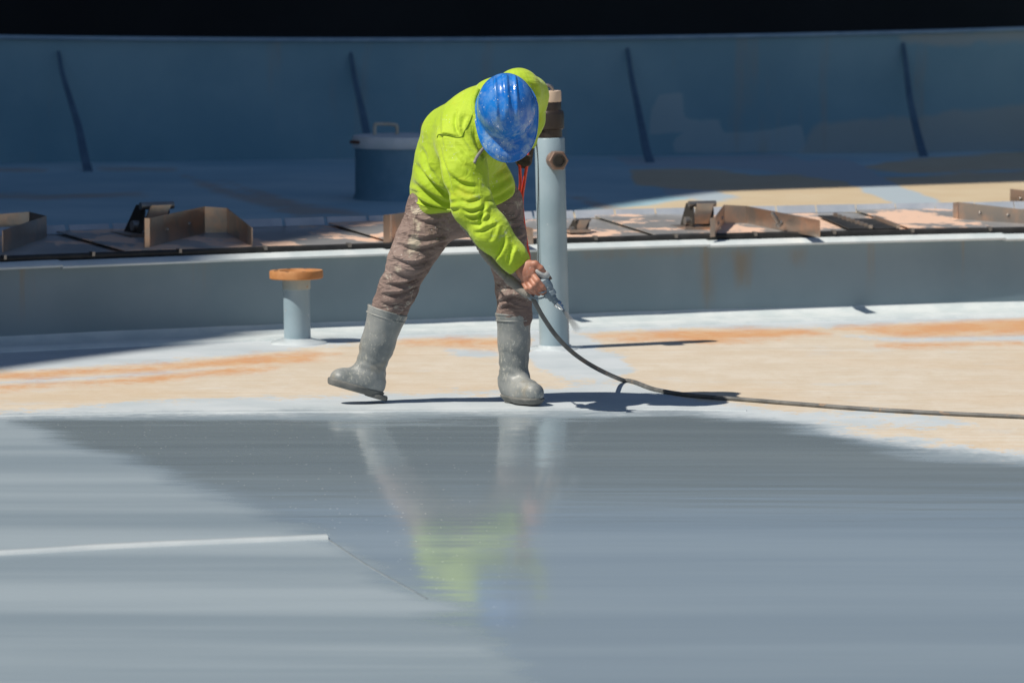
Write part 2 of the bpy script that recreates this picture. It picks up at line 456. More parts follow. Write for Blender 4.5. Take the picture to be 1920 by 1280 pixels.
# ================================================================== REAR DECK
RZ = 0.40
SEAL_W = 0.90
xs = dense(-4.6, 4.6, 0.05, 24, 1.4)
vv = np.concatenate([np.linspace(0.30, 9.0, 150), [11, 14, 18]])
Vv = []; nx = len(xs)
for s_ in vv:
    for x in xs:
        p = WP(x, 0, RZ); Vv.append((x, p[1] + s_, RZ))
Vv = np.array(Vv)
Fv = [(j * nx + i, j * nx + i + 1, (j + 1) * nx + i + 1, (j + 1) * nx + i) for j in range(len(vv) - 1) for i in range(nx - 1)]
rz = lambda x, y: RZ
def rp(pts): return [(lambda h: (h[0], h[1] / 12.0))(hit(px, py, rz)) for px, py in pts]
def runion(polys):
    d = np.full(len(Vv), 1e3)
    for p in polys: d = np.minimum(d, sdf_poly(Vv[:, 0], Vv[:, 1] / 12.0, rp(p)))
    return np.clip(d, -1, 1)
tan = runion([
    [(1180, 318), (1330, 316), (1420, 330), (1560, 318), (1600, 345), (1560, 362), (1340, 372), (1240, 352), (1190, 345)],
    [(1290, 350), (1400, 343), (1920, 320), (2600, 300), (2600, 420), (1080, 420), (1040, 400), (1180, 390), (1300, 372)],
    [(1620, 315), (1700, 300), (1920, 285), (2600, 270), (2600, 312), (1920, 318), (1700, 325)],
])
stripe = runion([[(1520, 300), (1585, 296), (1680, 345), (1790, 388), (1700, 392), (1600, 350)], [(1150, 296), (1460, 290), (1640, 330), (1560, 338), (1420, 318), (1180, 312)], [(1240, 353), (1330, 356), (1390, 370), (1330, 378), (1250, 366)]])
rust = runion([
    [(-200, 318), (60, 316), (90, 320), (-200, 326)], [(180, 313), (240, 312), (330, 316), (332, 321), (190, 319)],
    [(420, 338), (560, 380), (690, 404), (560, 401), (520, 386)], [(340, 328), (420, 352), (600, 404), (560, 404), (400, 358)], [(-100, 365), (260, 362), (280, 370), (-100, 372)],
    [(1060, 365), (1130, 382), (1180, 402), (1160, 402), (1090, 380)],
])
mr = Mat('rear_deck_paint')
j1 = mr.math('MULTIPLY', mr.math('SUBTRACT', mr.noise(scale=2.5, detail=6, rough=0.6), 0.5), 0.10)
ed = lambda nm, s_=0.012: mr.step(mr.math('ADD', mr.attr(nm), j1), s_, -s_)
cb = mr.mix(mr.step(mr.noise(scale=0.9, detail=5), 0.35, 0.7), (0.30, 0.50, 0.60), (0.48, 0.65, 0.72))  # deck paint, with the blue of the shade put into its colour
ct = mr.mix(mr.step(mr.noise(scale=3, detail=6, rough=0.7), 0.35, 0.7), (0.60, 0.48, 0.32), (0.64, 0.54, 0.38))
cc = mr.mix(ed('tan'), cb, ct)
cc = mr.mix(ed('stripe'), cc, (0.42, 0.50, 0.56))  # same deck paint drawn paler, as it looks in sun
cc = mr.mix(mr.math('MULTIPLY', ed('rust', 0.02), 0.55), cc, (0.50, 0.30, 0.17))
mr.base(cc).rough(0.5); mr.bump(mr.noise(scale=30, detail=4), 0.2, 0.004)
rd = raw('rear_deck', Vv, Fv, mr.m)
for nm, v in (('tan', tan), ('stripe', stripe), ('rust', rust)): add_attr(rd.data, nm, v)
tag(rd, 'blue painted upper deck patched with tan primer', None, None, 'structure')

# ================================================================== REAR DAM WALL WITH BRACES
db = np.array([hit(px, py, rz)[:2] for px, py in ((0, 304), (640, 299), (1250, 291), (1900, 282))])
DC = np.polyfit(db[:, 0], db[:, 1], 1)
def dam_y(x): return np.polyval(DC, x)
dl = math.hypot(1, DC[0]); DN = np.array([DC[0] / dl, -1 / dl, 0])       # facing the camera
DT = np.array([1 / dl, DC[0] / dl, 0])
zt = [on_y(px, py, float(dam_y((px - 960) / FPX * 35)))[[0, 2]] for px, py in ((0, 72), (350, 76), (700, 78), (1300, 71), (1920, 57))]
ZT = np.polyfit([a[0] for a in zt], [a[1] for a in zt], 2)
def dam_top(x): return np.polyval(ZT, np.clip(x, -4.0, 4.5))
md = Mat('dam_wall_paint')
jd = md.math('MULTIPLY', md.math('SUBTRACT', md.noise(scale=2.2, detail=6, rough=0.6), 0.5), 0.16)
cd = md.mix(md.step(md.noise(scale=1.1, detail=5), 0.3, 0.7), (0.13, 0.29, 0.39), (0.19, 0.355, 0.45))
cd = md.mix(md.step(md.math('ADD', md.attr('primer'), jd), 0.02, -0.02, 0, 0.5), cd, (0.42, 0.40, 0.36))
cd = md.mix(md.step(md.math('ADD', md.attr('patch'), md.math('MULTIPLY', jd, 0.3)), 0.006, -0.006, 0, 0.55), cd, (0.36, 0.45, 0.50))
cd = md.mix(md.step(md.noise(sc=(3, 3, 0.35), scale=1.6, detail=7, rough=0.65), 0.55, 0.75, 0, 0.45), cd, (0.30, 0.27, 0.22))
md.base(cd).rough(0.5); md.bump(md.noise(scale=20, detail=4), 0.15, 0.004)
dam = empty('dam_wall', (0, float(dam_y(0)), RZ), 'dark blue steel dam wall with slanted braces along the back', 'wall')
X = np.concatenate([[-18, -12, -8], np.linspace(-5, 5, 160), [8, 12, 18]]); Z = np.linspace(0, 1, 26); Vv, Fv = [], []
for z in Z:
    for x in X:
        b = 0.012 * mnoise.noise(Vector((x * 0.8, z * 1.5, 3)))
        Vv.append((x, float(dam_y(x)) + b, RZ - 0.02 + z * (float(dam_top(x)) - RZ + 0.02)))
n = len(X)
for j in range(len(Z) - 1):
    for i in range(n - 1): k = j * n + i; Fv.append((k, k + 1, k + 1 + n, k + n))
o = raw('wall_plate', Vv, Fv, md.m, dam)
px, py = proj(np.array(Vv))
def pxu(polys):
    d = np.full(len(px), 9.0)
    for p in polys: d = np.minimum(d, sdf_poly(px / 400, py / 400, np.array(p) / 400.0))
    return d
add_attr(o.data, 'patch', pxu([[(1222, 205), (1236, 176), (1278, 174), (1284, 222), (1312, 228), (1318, 244), (1218, 252)], [(1262, 262), (1296, 240), (1380, 250), (1500, 236), (1510, 286), (1262, 288)], [(1313, 226), (1348, 224), (1354, 246), (1313, 246)]]))
add_attr(o.data, 'primer', pxu([[(1540, 236), (1700, 216), (1780, 205), (1920, 195), (2400, 185), (2400, 300), (1500, 300)], [(1680, 65), (2000, 50), (2000, 75), (1690, 84)]]))
m_rail = paint('dam_rail_paint', (0.20, 0.32, 0.44), (0.27, 0.40, 0.52), 0.35, 8).m
P = np.array([(x, float(dam_y(x)) - 0.02, float(dam_top(x)) + 0.008) for x in np.linspace(-14, 14, 90)])
v, f = tube(P, 0.014, 10); raw('top_rail', v, f, m_rail, dam)
m_brace = paint('brace_paint', (0.05, 0.11, 0.18), (0.075, 0.15, 0.23), 0.5, 8).m
def brace(pxs):
    top, bot = np.array(pxs[0], float), np.array(pxs[-1], float)
    foot = hit(bot[0], bot[1], rz)
    xt = (top[0] - 960) / FPX * 35; yt = float(dam_y(xt)) - 0.004
    head = on_y(top[0], top[1], yt)
    pts = []
    for (a, b) in pxs:
        t = (b - top[1]) / (bot[1] - top[1]); bow = t ** 1.25
        pts.append(on_y(a, b, head[1] + (foot[1] - head[1]) * bow))
    pts = catmull(pts, 8); n = len(pts)
    Vv, Fv = [], []
    side = DT
    for i, p in enumerate(pts):
        t = i / (n - 1); w = 0.008 + 0.019 * t ** 0.7
        for a, dd in ((-w, 0), (w, 0), (w, 0.016), (-w, 0.016)): Vv.append(p + side * a - DN * dd)
    for i in range(n - 1):
        for k in range(4): Fv.append((i * 4 + k, i * 4 + (k + 1) % 4, (i + 1) * 4 + (k + 1) % 4, (i + 1) * 4 + k))
    Fv += [(0, 1, 2, 3), ((n - 1) * 4, (n - 1) * 4 + 1, (n - 1) * 4 + 2, (n - 1) * 4 + 3)]
    br = hide_smooth(fixn(raw('brace', Vv, Fv, m_brace, dam)))
for pxs in ([(110, 96), (118, 140), (133, 190), (148, 240), (158, 290), (166, 322)],
            [(658, 98), (664, 140), (673, 180), (682, 220), (690, 260), (700, 308)],
            [(1177, 90), (1184, 140), (1194, 190), (1204, 240), (1212, 280), (1220, 305)],
            [(1694, 80), (1699, 120), (1706, 180), (1716, 230), (1726, 270), (1733, 294)],
            [(-420, 100), (-405, 170), (-385, 240), (-370, 330)], [(2215, 70), (2222, 130), (2235, 200), (2252, 282)]):
    brace(pxs)

# ================================================================== TANK SHELL (unseen left run shaped to throw the big shade)
HS = 20.0
SH = np.array([math.cos(SUN_AZ), math.sin(SUN_AZ)]) / math.tan(SUN_EL)      # shade offset per metre of height
edge_pts = [hit(px, py, deck_z) for px, py in ((-500, 775), (0, 694), (250, 660), (470, 634))] + [hit(px, py, rz) for px, py in ((740, 440), (1040, 404), (1250, 372), (1450, 350), (1650, 341), (1920, 334), (2300, 326))]
top = [tuple(p[:2] - SH * (HS - p[2])) for p in edge_pts]
HT = 5.5                                            # back run made low so the wet paint mirrors sky
plan = [(-38, -24), (-31, -8), (-24.5, 6), (-20.0, 13.5)] + top + [(top[-1][0] + 0.6, top[-1][1] + 3.0), (top[-1][0] + 0.8, 35.0), (-7.6, 38.2), (-5.0, 39.6), (0, 40.4), (8, 41), (16, 41.5), (26, 40)]
pl = catmull([np.array([a, b, 0.0]) for a, b in plan], 8)
T = np.gradient(pl, axis=0); T /= np.linalg.norm(T, axis=1)[:, None]
Nn = np.stack([-T[:, 1], T[:, 0], 0 * T[:, 0]], 1)
Vv, Fv = [], []
for p, nn in zip(pl, Nn):
    h_ = HS if p[0] < -6.0 else HT
    Vv += [p + (0, 0, -3), p + (0, 0, h_), p + nn * 0.12 + (0, 0, h_), p + nn * 0.12 + (0, 0, -3)]
for i in range(len(pl) - 1):
    for k in range(4): Fv.append((i * 4 + k, i * 4 + (k + 1) % 4, (i + 1) * 4 + (k + 1) % 4, (i + 1) * 4 + k))
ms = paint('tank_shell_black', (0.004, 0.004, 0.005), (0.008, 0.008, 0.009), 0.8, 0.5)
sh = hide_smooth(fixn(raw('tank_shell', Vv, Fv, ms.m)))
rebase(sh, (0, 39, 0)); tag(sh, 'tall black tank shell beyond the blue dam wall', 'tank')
# ================================================================== RIM SEAL ON TOP OF THE WALL
def SP(px, py): return hit(px, py, seal_z)
m_plate = Mat('seal_sheet_metal')
npl = m_plate.noise(sc=(1, 1, 1), scale=2.3, detail=7, rough=0.68, loc=(6, 0, 0))
dust = m_plate.step(npl, 0.515, 0.545)
m_plate.base(m_plate.mix(dust, m_plate.mix(m_plate.noise(scale=9, detail=5), (0.26, 0.27, 0.28), (0.46, 0.45, 0.44)), (0.72, 0.50, 0.38)))
m_plate.metal(m_plate.fmix(dust, 0.35, 0.0)); m_plate.rough(m_plate.fmix(dust, 0.36, 0.7))
m_plate.bump(m_plate.noise(scale=7, detail=4), 0.25, 0.01)
m_sheet = Mat('bracket_sheet_metal')
m_sheet.base(m_sheet.mix(m_sheet.step(m_sheet.noise(scale=5, detail=6, rough=0.65), 0.42, 0.62), (0.46, 0.41, 0.37), (0.66, 0.47, 0.36)))
m_sheet.metal(0.88); m_sheet.rough(m_sheet.fmix(m_sheet.noise(scale=6, detail=5), 0.18, 0.5)); m_sheet.bump(m_sheet.noise(scale=5, detail=3), 0.35, 0.02)
m_rub = paint('black_rubber', (0.012, 0.013, 0.014), (0.03, 0.03, 0.03), 0.6, 10).m
m_tab = paint('seal_tab_paint', (0.42, 0.47, 0.54), (0.52, 0.56, 0.62), 0.35, 7).m
m_steel = Mat('dull_steel'); m_steel.base(m_steel.mix(m_steel.noise(scale=30, detail=4), (0.22, 0.21, 0.20), (0.38, 0.36, 0.34))).metal(0.8).rough(0.42)
m_dark = Mat('dark_steel'); m_dark.base((0.06, 0.055, 0.05)).metal(0.5).rough(0.5)

seal = empty('rim_seal', WP(0, 0.1, WALL_H + 0.02), 'overlapping sheet metal seal plates lying along the top of the low wall', 'seal')
def sz(x, s_): return WALL_H + 0.022 + 0.05 * s_
front_px = [-2200, -1500, -900, -225, 270, 765, 1260, 1755, 2250, 2900]
fx = [SP(p, 470)[0] if -400 < p < 2300 else (p - 960) / FPX * 28 for p in front_px]
for a, b in zip(fx[:-1], fx[1:]):
    over = 0.05; n = 8; Vv, Fv = [], []
    for i in range(n + 1):
        t = i / n; x = a - over + (b - a + over) * t
        lift = 0.020 * (1 - t) + 0.004 * math.sin(t * 9)
        for s_ in (0.055, 0.4, 0.8, SEAL_W):
            q = WP(x, s_, sz(x, s_) + lift + 0.004); Vv.append(q); Vv.append(q - np.array([0, 0, 0.005]))
    for i in range(n):
        for k in range(3):
            A = i * 8 + k * 2; B = A + 8
            Fv += [(A, A + 2, B + 2, B), (A + 1, B + 1, B + 3, A + 3)]
        Fv += [(i * 8, i * 8 + 8, i * 8 + 9, i * 8 + 1), (i * 8 + 6, i * 8 + 7, i * 8 + 15, i * 8 + 14)]
    Fv += [(0, 1, 3, 2), (2, 3, 5, 4), (4, 5, 7, 6)]
    hide_smooth(fixn(raw('seal_plate', Vv, Fv, m_plate.m, seal)))
# black lip at the front edge
P = [WP(x, 0.045, WALL_H + 0.030 + 0.003 * mnoise.noise(Vector((x * 3, 0, 0)))) for x in np.linspace(-12, 12, 150)]
v, f = tube(P, 0.016, 8); raw('rubber_lip', v, f, m_rub, seal)
x = -4.4; k = 0
while x < 4.4:
    nn = wall_n(x); tt = np.array([nn[1], -nn[0], 0])
    w = 0.1035
    c0 = WP(x, SEAL_W - 0.01, sz(x, SEAL_W) + 0.030)
    tilt = 0.10 * (random.random() - 0.5)
    v, f = box_pts(c0, tt * w + np.array([0, 0, 0.003 * (random.random() - 0.5)]), nn * 0.004, np.array([0, 0, 0.019]) + nn * 0.010)
    raw('edge_tab', v, f, m_tab, seal, False)
    if k % 2 == 0:
        c1 = WP(x + 0.09, 0.040, WALL_H + 0.040)
        v, f = box_pts(c1, tt * 0.007, nn * 0.02, np.array([0, 0, 0.010]))
        raw('clip', v, f, m_steel.m, seal, False)
    x += 0.197; k += 1
# thin dark slabs with studs beside the right bracket
for quad in ([(1592, 420), (1640, 420), (1686, 438), (1640, 439)], [(1534, 414), (1562, 414), (1636, 439), (1592, 439)]):
    pts = [SP(a, b) + np.array([0, 0, 0.022]) for a, b in quad]
    v, f = slab(pts, (0, 0, 0.006)); rs = fixn(raw('rubber_sheet', v, f, m_rub, seal, False))
    prt = []
    for i in range(9):
        p = pts[1] + (pts[2] - pts[1]) * (i + 0.5) / 9
        prt.append(box_pts(p + np.array([0, 0, 0.012]), (0.010, 0, 0), (0, 0.03, 0), (0, 0, 0.008)))
    v, f = merge(prt); raw('stud_row', v, f, m_sheet.m, rs, False)

# bent sheet brackets standing on the seal
def bracket(label, edges, flange=None):
    """edges: (px, bottom py, top py) of each fold, from one end to the other"""
    B, Tt = [], []
    for px, pb, pt in edges:
        b = SP(px, pb); t = on_y(px, pt, b[1]); B.append(b + np.array([0, 0, 0.012])); Tt.append(np.array([b[0], b[1], t[2]]))
    c = np.mean(B, axis=0)
    root = empty('seal_bracket', c, label, 'bracket', 'bent sheet brackets on the seal')
    for i in range(len(B) - 1):
        d = B[i + 1] - B[i]; nn = np.array([d[1], -d[0], 0]); nn /= np.linalg.norm(nn)
        e = d / np.linalg.norm(d) * 0.001
        v, f = slab([B[i] + e, B[i + 1] - e, Tt[i + 1] - e, Tt[i] + e], nn * 0.005)
        fixn(raw('bracket_plate', v, f, m_sheet.m, root, False))
    # rivets on the middle plate
    i = len(B) // 2 - 1 if len(B) > 2 else 0
    for t in (0.3, 0.7):
        p = (B[i] * (1 - t) + B[i + 1] * t) * 0.5 + (Tt[i] * (1 - t) + Tt[i + 1] * t) * 0.5
        d = B[i + 1] - B[i]; nn = np.array([d[1], -d[0], 0]); nn /= np.linalg.norm(nn)
        if nn[1] > 0: nn = -nn
        v, f = lathe([(0.009, 0), (0.009, 0.006), (0.005, 0.010)], p + nn * 0.003, nn, 8); raw('rivet', v, f, m_steel.m, root)
    return root, B, Tt
bracket('dark sheet metal bracket cut off by the left edge of the picture', [(-60, 436, 406), (56, 440, 397), (88, 448, 405), (6, 478, 432)])
bracket('dark bent sheet bracket left of the rusty flanged pipe', [(270, 474, 409), (280, 473, 409), (383, 441, 387), (427, 441, 390), (474, 466, 427)])
bracket('pale sheet bracket half hidden behind the worker\'s legs', [(720, 460, 403), (733, 462, 402), (800, 442, 392), (845, 442, 394), (1000, 463, 428)])
bracket('copper coloured bent sheet bracket right of the tall pipe', [(1331, 449, 409), (1339, 448, 408), (1357, 424, 384), (1399, 423, 386), (1538, 450, 413)])
bracket('bright sheet bracket cut off by the right edge of the picture', [(1788, 417, 380), (1798, 419, 379), (1930, 424, 394), (2000, 408, 380), (2060, 424, 396)])
bracket('small pale sheet bracket behind the one at the right edge', [(1894, 392, 354), (1960, 396, 362), (2010, 404, 372)])

# clamps: two side plates, rollers and a link
def clamp(label, px, py, size, lean):
    b = SP(px, py); nn = wall_n(b[0]); tt = np.array([nn[1], -nn[0], 0]); up = np.array([0, 0, 1.0])
    root = empty('seal_clamp', b, label, 'clamp', 'hinged clamps on the seal')
    ax = (up * math.cos(lean) + tt * math.sin(lean)); s = size
    for k in (-1, 1):
        c0 = b + tt * k * 0.055 * s
        pts = [c0 + nn * 0.07 * s, c0 - nn * 0.10 * s, c0 - nn * 0.105 * s + ax * 0.05 * s, c0 - nn * 0.05 * s + ax * 0.125 * s, c0 + nn * 0.0 * s + ax * 0.155 * s, c0 + nn * 0.06 * s + ax * 0.15 * s]
        v, f = slab(pts, tt * 0.008); fixn(raw('side_plate', v, f, m_dark.m, root, False))
    for h, r_ in ((0.06, 0.022), (0.15, 0.016)):
        c0 = b + ax * h * s - nn * 0.03 * s
        v, f = lathe([(r_ * s, 0), (r_ * s, 0.15 * s)], c0 - tt * 0.075 * s, tt, 14); hide_smooth(raw('roller', v, f, m_steel.m, root))
    v, f = box_pts(b + ax * 0.10 * s - nn * 0.07 * s, tt * 0.045 * s, nn * 0.006, ax * 0.055 * s); raw('link_plate', v, f, m_sheet.m, root, False)
    v, f = box_pts(b - nn * 0.02 + up * 0.022, tt * 0.10 * s, nn * 0.12 * s, up * 0.007); raw('foot_plate', v, f, m_sheet.m, root, False)
clamp('dark hinged clamp left of the bracket by the flanged pipe', 262, 446, 1.15, 0.45)
clamp('hinged clamp with rollers beside the copper coloured bracket', 1300, 434, 0.95, 0.25)
clamp('small hinged clamp just right of the tall pipe', 1076, 440, 0.55, 0.5)
# loose bolt lying on the copper bracket
P0 = SP(1462, 436)
v, f = lathe([(0.02, 0), (0.02, 0.014), (0.011, 0.015), (0.011, 0.075), (0.008, 0.08)], P0 + np.array([0, -0.05, 0.04]), (-0.5, -0.3, 0.75), 12)
o = hide_smooth(raw('bolt', v, f, m_steel.m)); rebase(o, tuple(P0)); tag(o, 'thick steel bolt sticking out by the copper coloured bracket', 'bolt')

# ================================================================== ROUND HATCH ON THE REAR DECK
hc = hit(752, 378, rz); hc = np.array([hc[0], hc[1] + 0.26, RZ])
m_hatch = paint('hatch_paint', (0.12, 0.26, 0.36), (0.17, 0.31, 0.42), 0.5, 5).m
m_lid = paint('hatch_lid_paint', (0.66, 0.70, 0.72), (0.78, 0.80, 0.82), 0.45, 7, spots=(9, 0.68, (0.25, 0.14, 0.08))).m
m_hand = paint('handle_paint', (0.40, 0.38, 0.32), (0.52, 0.50, 0.44), 0.5, 9).m
m_rust = paint('rusty_latch', (0.10, 0.05, 0.03), (0.17, 0.08, 0.05), 0.7, 14).m
ht = empty('deck_hatch', hc, 'round blue hatch with pale lid and handles behind the worker', 'hatch')
v, f = lathe([(0.275, -0.02), (0.262, 0.015), (0.255, 0.03), (0.255, 0.285)], hc, seg=56); hide_smooth(raw('hatch_body', v, f, m_hatch, ht))
v, f = lathe([(0.263, 0.278), (0.270, 0.286), (0.270, 0.330), (0.262, 0.343), (0.12, 0.352), (0.01, 0.354)], hc, seg=56)
lid = hide_smooth(raw('lid', v, f, m_lid, ht), 50)
for hx, hy in ((-0.085, -0.08), (0.17, -0.02)):
    q = hc + np.array([hx, hy, 0.345])
    pth = catmull([q + np.array([-0.060, 0, 0]), q + np.array([-0.060, 0, 0.050]), q + np.array([-0.045, 0, 0.064]), q + np.array([0.045, 0, 0.060]), q + np.array([0.060, 0, 0.046]), q + np.array([0.060, 0, 0])], 6)
    v, f = tube(pth, 0.0095, 8); raw('handle', v, f, m_hand, lid)
a0 = math.radians(205)
q = hc + np.array([0.272 * math.cos(a0), 0.272 * math.sin(a0), 0.312])
v, f = box_pts(q, (0.024, -0.03, 0), (0.01, 0.01, 0), (0, 0, 0.008)); raw('latch', v, f, m_rust, lid, False)

# ================================================================== TALL PIPE
m_pipe = Mat('pipe_paint')
cp = m_pipe.mix(m_pipe.step(m_pipe.noise(scale=5, detail=5), 0.35, 0.65), (0.26, 0.36, 0.42), (0.31, 0.41, 0.47))
cp = m_pipe.mix(m_pipe.step(m_pipe.noise(sc=(1, 1, 0.5), scale=19, detail=5, rough=0.7), 0.70, 0.74, 0, 0.8), cp, (0.30, 0.16, 0.08))
cp = m_pipe.mix(m_pipe.step(m_pipe.voro(16).outputs['Distance'], 0.09, 0.05, 0, 0.5), cp, (0.60, 0.66, 0.68))
m_pipe.base(cp).rough(0.38); m_pipe.bump(m_pipe.noise(scale=90, detail=3), 0.08, 0.002)
m_brown = Mat('worn_brown_steel'); m_brown.base(m_brown.mix(m_brown.noise(scale=18, detail=5), (0.03, 0.024, 0.022), (0.075, 0.058, 0.05))).metal(0.45).rough(0.36)
m_bronze = Mat('weathered_bronze'); m_bronze.base(m_bronze.mix(m_bronze.noise(scale=40, detail=5), (0.17, 0.11, 0.085), (0.28, 0.19, 0.15))).metal(0.3).rough(0.45)
m_wood = Mat('pale_wood_plug'); m_wood.base(m_wood.mix(m_wood.noise(sc=(1, 1, 0.2), scale=40, detail=4), (0.62, 0.46, 0.33), (0.70, 0.55, 0.42))).rough(0.6)
m_puddle = paint('wet_paint_collar', (0.50, 0.56, 0.60), (0.60, 0.66, 0.69), 0.2, 6).m
pb = hit(1040, 655, deck_z); pb[1] += 0.06
yP = pb[1]
ptop = on_y(1030.5, 258, yP)
axis = ptop - pb; L = np.linalg.norm(axis); axis /= L
R = 0.5 * 56.5 * yP / FPX
pipe = empty('stand_pipe', pb, 'tall pale blue pipe standing on the deck beside the worker', 'pipe')
v, f = lathe([(R, -0.02), (R, 0.3), (R, 0.6), (R, L - 0.004), (R - 0.003, L), (R * 0.5, L)], pb, axis, 56); hide_smooth(raw('pipe_body', v, f, m_pipe.m, pipe), 60)
v, f = lathe([(R * 1.9, -0.01), (R * 1.75, 0.004), (R * 1.15, 0.007), (R * 1.02, 0.016)], pb, (0, 0, 1), 40)
o = raw('paint_collar', v, f, m_puddle, pipe)
for q in o.data.vertices:
    d = Vector((q.co.x - pb[0], q.co.y - pb[1], 0)); k = 1 + 0.22 * mnoise.noise(Vector((d.x * 14, d.y * 14, 2)))
    q.co.x = pb[0] + d.x * k; q.co.y = pb[1] + d.y * k * 1.2
def up(px_y): return (258 - px_y) * yP / FPX / math.cos(PITCH)
tb = pb + axis * L
v, f = lathe([(0.058, -0.02), (0.058, up(243)), (0.060, up(243))], tb, axis, 40); hide_smooth(raw('neck_ring', v, f, m_brown.m, pipe))
v, f = lathe([(0.060, up(243)), (0.068, up(241)), (0.069, up(215)), (0.066, up(209)), (0.060, up(207)), (0.058, up(206.5))], tb, axis, 48); hide_smooth(raw('coupling', v, f, m_brown.m, pipe), 50)
v, f = lathe([(0.056, up(208)), (0.057, up(193)), (0.055, up(191))], tb, axis, 40); hide_smooth(raw('threaded_neck', v, f, m_brown.m, pipe))
v, f = lathe([(0.054, up(192)), (0.058, up(191)), (0.058, up(173)), (0.056, up(171)), (0.02, up(171))], tb, axis, 40)
plug = hide_smooth(raw('wooden_plug', v, f, m_wood.m, pipe))
q = tb + axis * up(171.5)
v, f = tube(catmull([q + np.array([0.020, 0, -0.005]), q + np.array([0.017, 0, 0.014]), q + np.array([0.002, 0, 0.026]), q + np.array([-0.016, 0, 0.026]), q + np.array([-0.032, 0, 0.014])], 6), 0.0075, 8)
raw('hook', v, f, m_steel.m, plug)
def weld_bead(c, r, ax, mat, parent):
    P_ = []; q_ = Vector(ax).to_track_quat('Z', 'Y').to_matrix()
    for k in range(61):
        a = 2 * math.pi * k / 60
        P_.append(np.asarray(c) + np.array(q_ @ Vector((r * math.cos(a), r * math.sin(a), 0.008))))
    rr_ = [0.0065 + 0.0022 * mnoise.noise(Vector((math.cos(2 * math.pi * k / 60) * 6, math.sin(2 * math.pi * k / 60) * 6, r * 50))) for k in range(61)]
    v_, f_ = tube(P_, np.array(rr_), 8, False); raw('weld_bead', v_, f_, mat, parent)
weld_bead(pb, R + 0.002, (0, 0, 1), m_puddle, pipe)
# hexagonal union on the side of the pipe
nc = on_y(1041, 300, yP - R * 0.9); nd = np.array([0.30, -0.95, -0.02]); nd /= np.linalg.norm(nd)
v, f = lathe([(0.042, -0.05), (0.042, 0.012), (0.040, 0.014)], nc, nd, 30); fit = hide_smooth(raw('side_fitting', v, f, m_bronze.m, pipe))
hx = lathe([(0.046, 0.012), (0.048, 0.016), (0.048, 0.052), (0.044, 0.057), (0.027, 0.057), (0.025, 0.050), (0.025, 0.02)], nc, nd, 6)
fixn(hide_smooth(raw('hex_nut', hx[0], hx[1], m_bronze.m, fit), 20))
v, f = lathe([(0.031, 0.055), (0.031, 0.063), (0.025, 0.064), (0.0245, 0.03), (0.001, 0.0299)], nc, nd, 28); hide_smooth(raw('bore', v, f, m_dark.m, fit))
# thin wire down the left side
pts = [on_y(1004.5, 262, yP - R * 0.55), on_y(1008.5, 300, yP - R * 0.62), on_y(1009, 360, yP - R * 0.64), on_y(1008, 420, yP - R * 0.62), on_y(1010, 500, yP - R * 0.62)]
v, f = tube(catmull(pts, 8), 0.0022, 6); raw('wire', v, f, m_dark.m, pipe)

# ================================================================== FLANGED STUB PIPE
m_orust = paint('orange_rust', (0.42, 0.18, 0.06), (0.55, 0.27, 0.11), 0.7, 9).m
fb = hit(557, 644, deck_z); fb[1] += 0.06; yF = fb[1]
ft = on_y(555.5, 518, yF); ax2 = ft - fb; L2 = np.linalg.norm(ax2); ax2 /= L2
sc = yF / FPX
stub = empty('flanged_stub_pipe', fb, 'short pale blue pipe with an orange rusted flange on top', 'pipe')
v, f = lathe([(25.2 * sc, -0.02), (25.2 * sc, 0.15), (25.2 * sc, L2 - 0.055)], fb, ax2, 48); hide_smooth(raw('pipe_body', v, f, m_pipe.m, stub))
v, f = lathe([(25.8 * sc, L2 - 0.060), (26.6 * sc, L2 - 0.055), (26.6 * sc, L2 - 0.02), (27.5 * sc, L2 - 0.01)], fb, ax2, 48); hide_smooth(raw('neck_collar', v, f, paint('flange_neck_paint', (0.26, 0.31, 0.31), (0.34, 0.36, 0.33), 0.5, 8, spots=(14, 0.6, (0.34, 0.2, 0.1))).m, stub))
v, f = lathe([(49 * sc, L2 - 0.010), (50.5 * sc, L2 - 0.006), (50.5 * sc, L2 + 0.024), (49.5 * sc, L2 + 0.028), (32 * sc, L2 + 0.028), (30 * sc, L2 + 0.020), (22 * sc, L2 + 0.020)], fb, ax2 + np.array([0.0, 0.0, 0]), 56)
fl = hide_smooth(raw('flange', v, f, m_orust, stub))
for k in range(8):
    a = 2 * math.pi * (k + 0.5) / 8
    q = fb + ax2 * (L2 + 0.0285) + np.array([41 * sc * math.cos(a), 41 * sc * math.sin(a), 0])
    v, f = lathe([(0.009, 0), (0.009, 0.0006)], q, (0, 0, 1), 12); raw('bolt_hole', v, f, m_dark.m, fl)
v, f = lathe([(60 * sc, -0.012), (54 * sc, 0.006), (36 * sc, 0.012), (26 * sc, 0.020)], fb, (0, 0, 1), 40)
o = raw('paint_collar', v, f, m_puddle, stub)
for q in o.data.vertices:
    d = Vector((q.co.x - fb[0], q.co.y - fb[1], 0)); k = 1 + 0.25 * mnoise.noise(Vector((d.x * 9, d.y * 9, 5)))
    q.co.x = fb[0] + d.x * k; q.co.y = fb[1] + d.y * k * 1.3

weld_bead(fb + np.array([0, 0, 0.006]), 25.6 * sc, (0, 0, 1), m_puddle, stub)
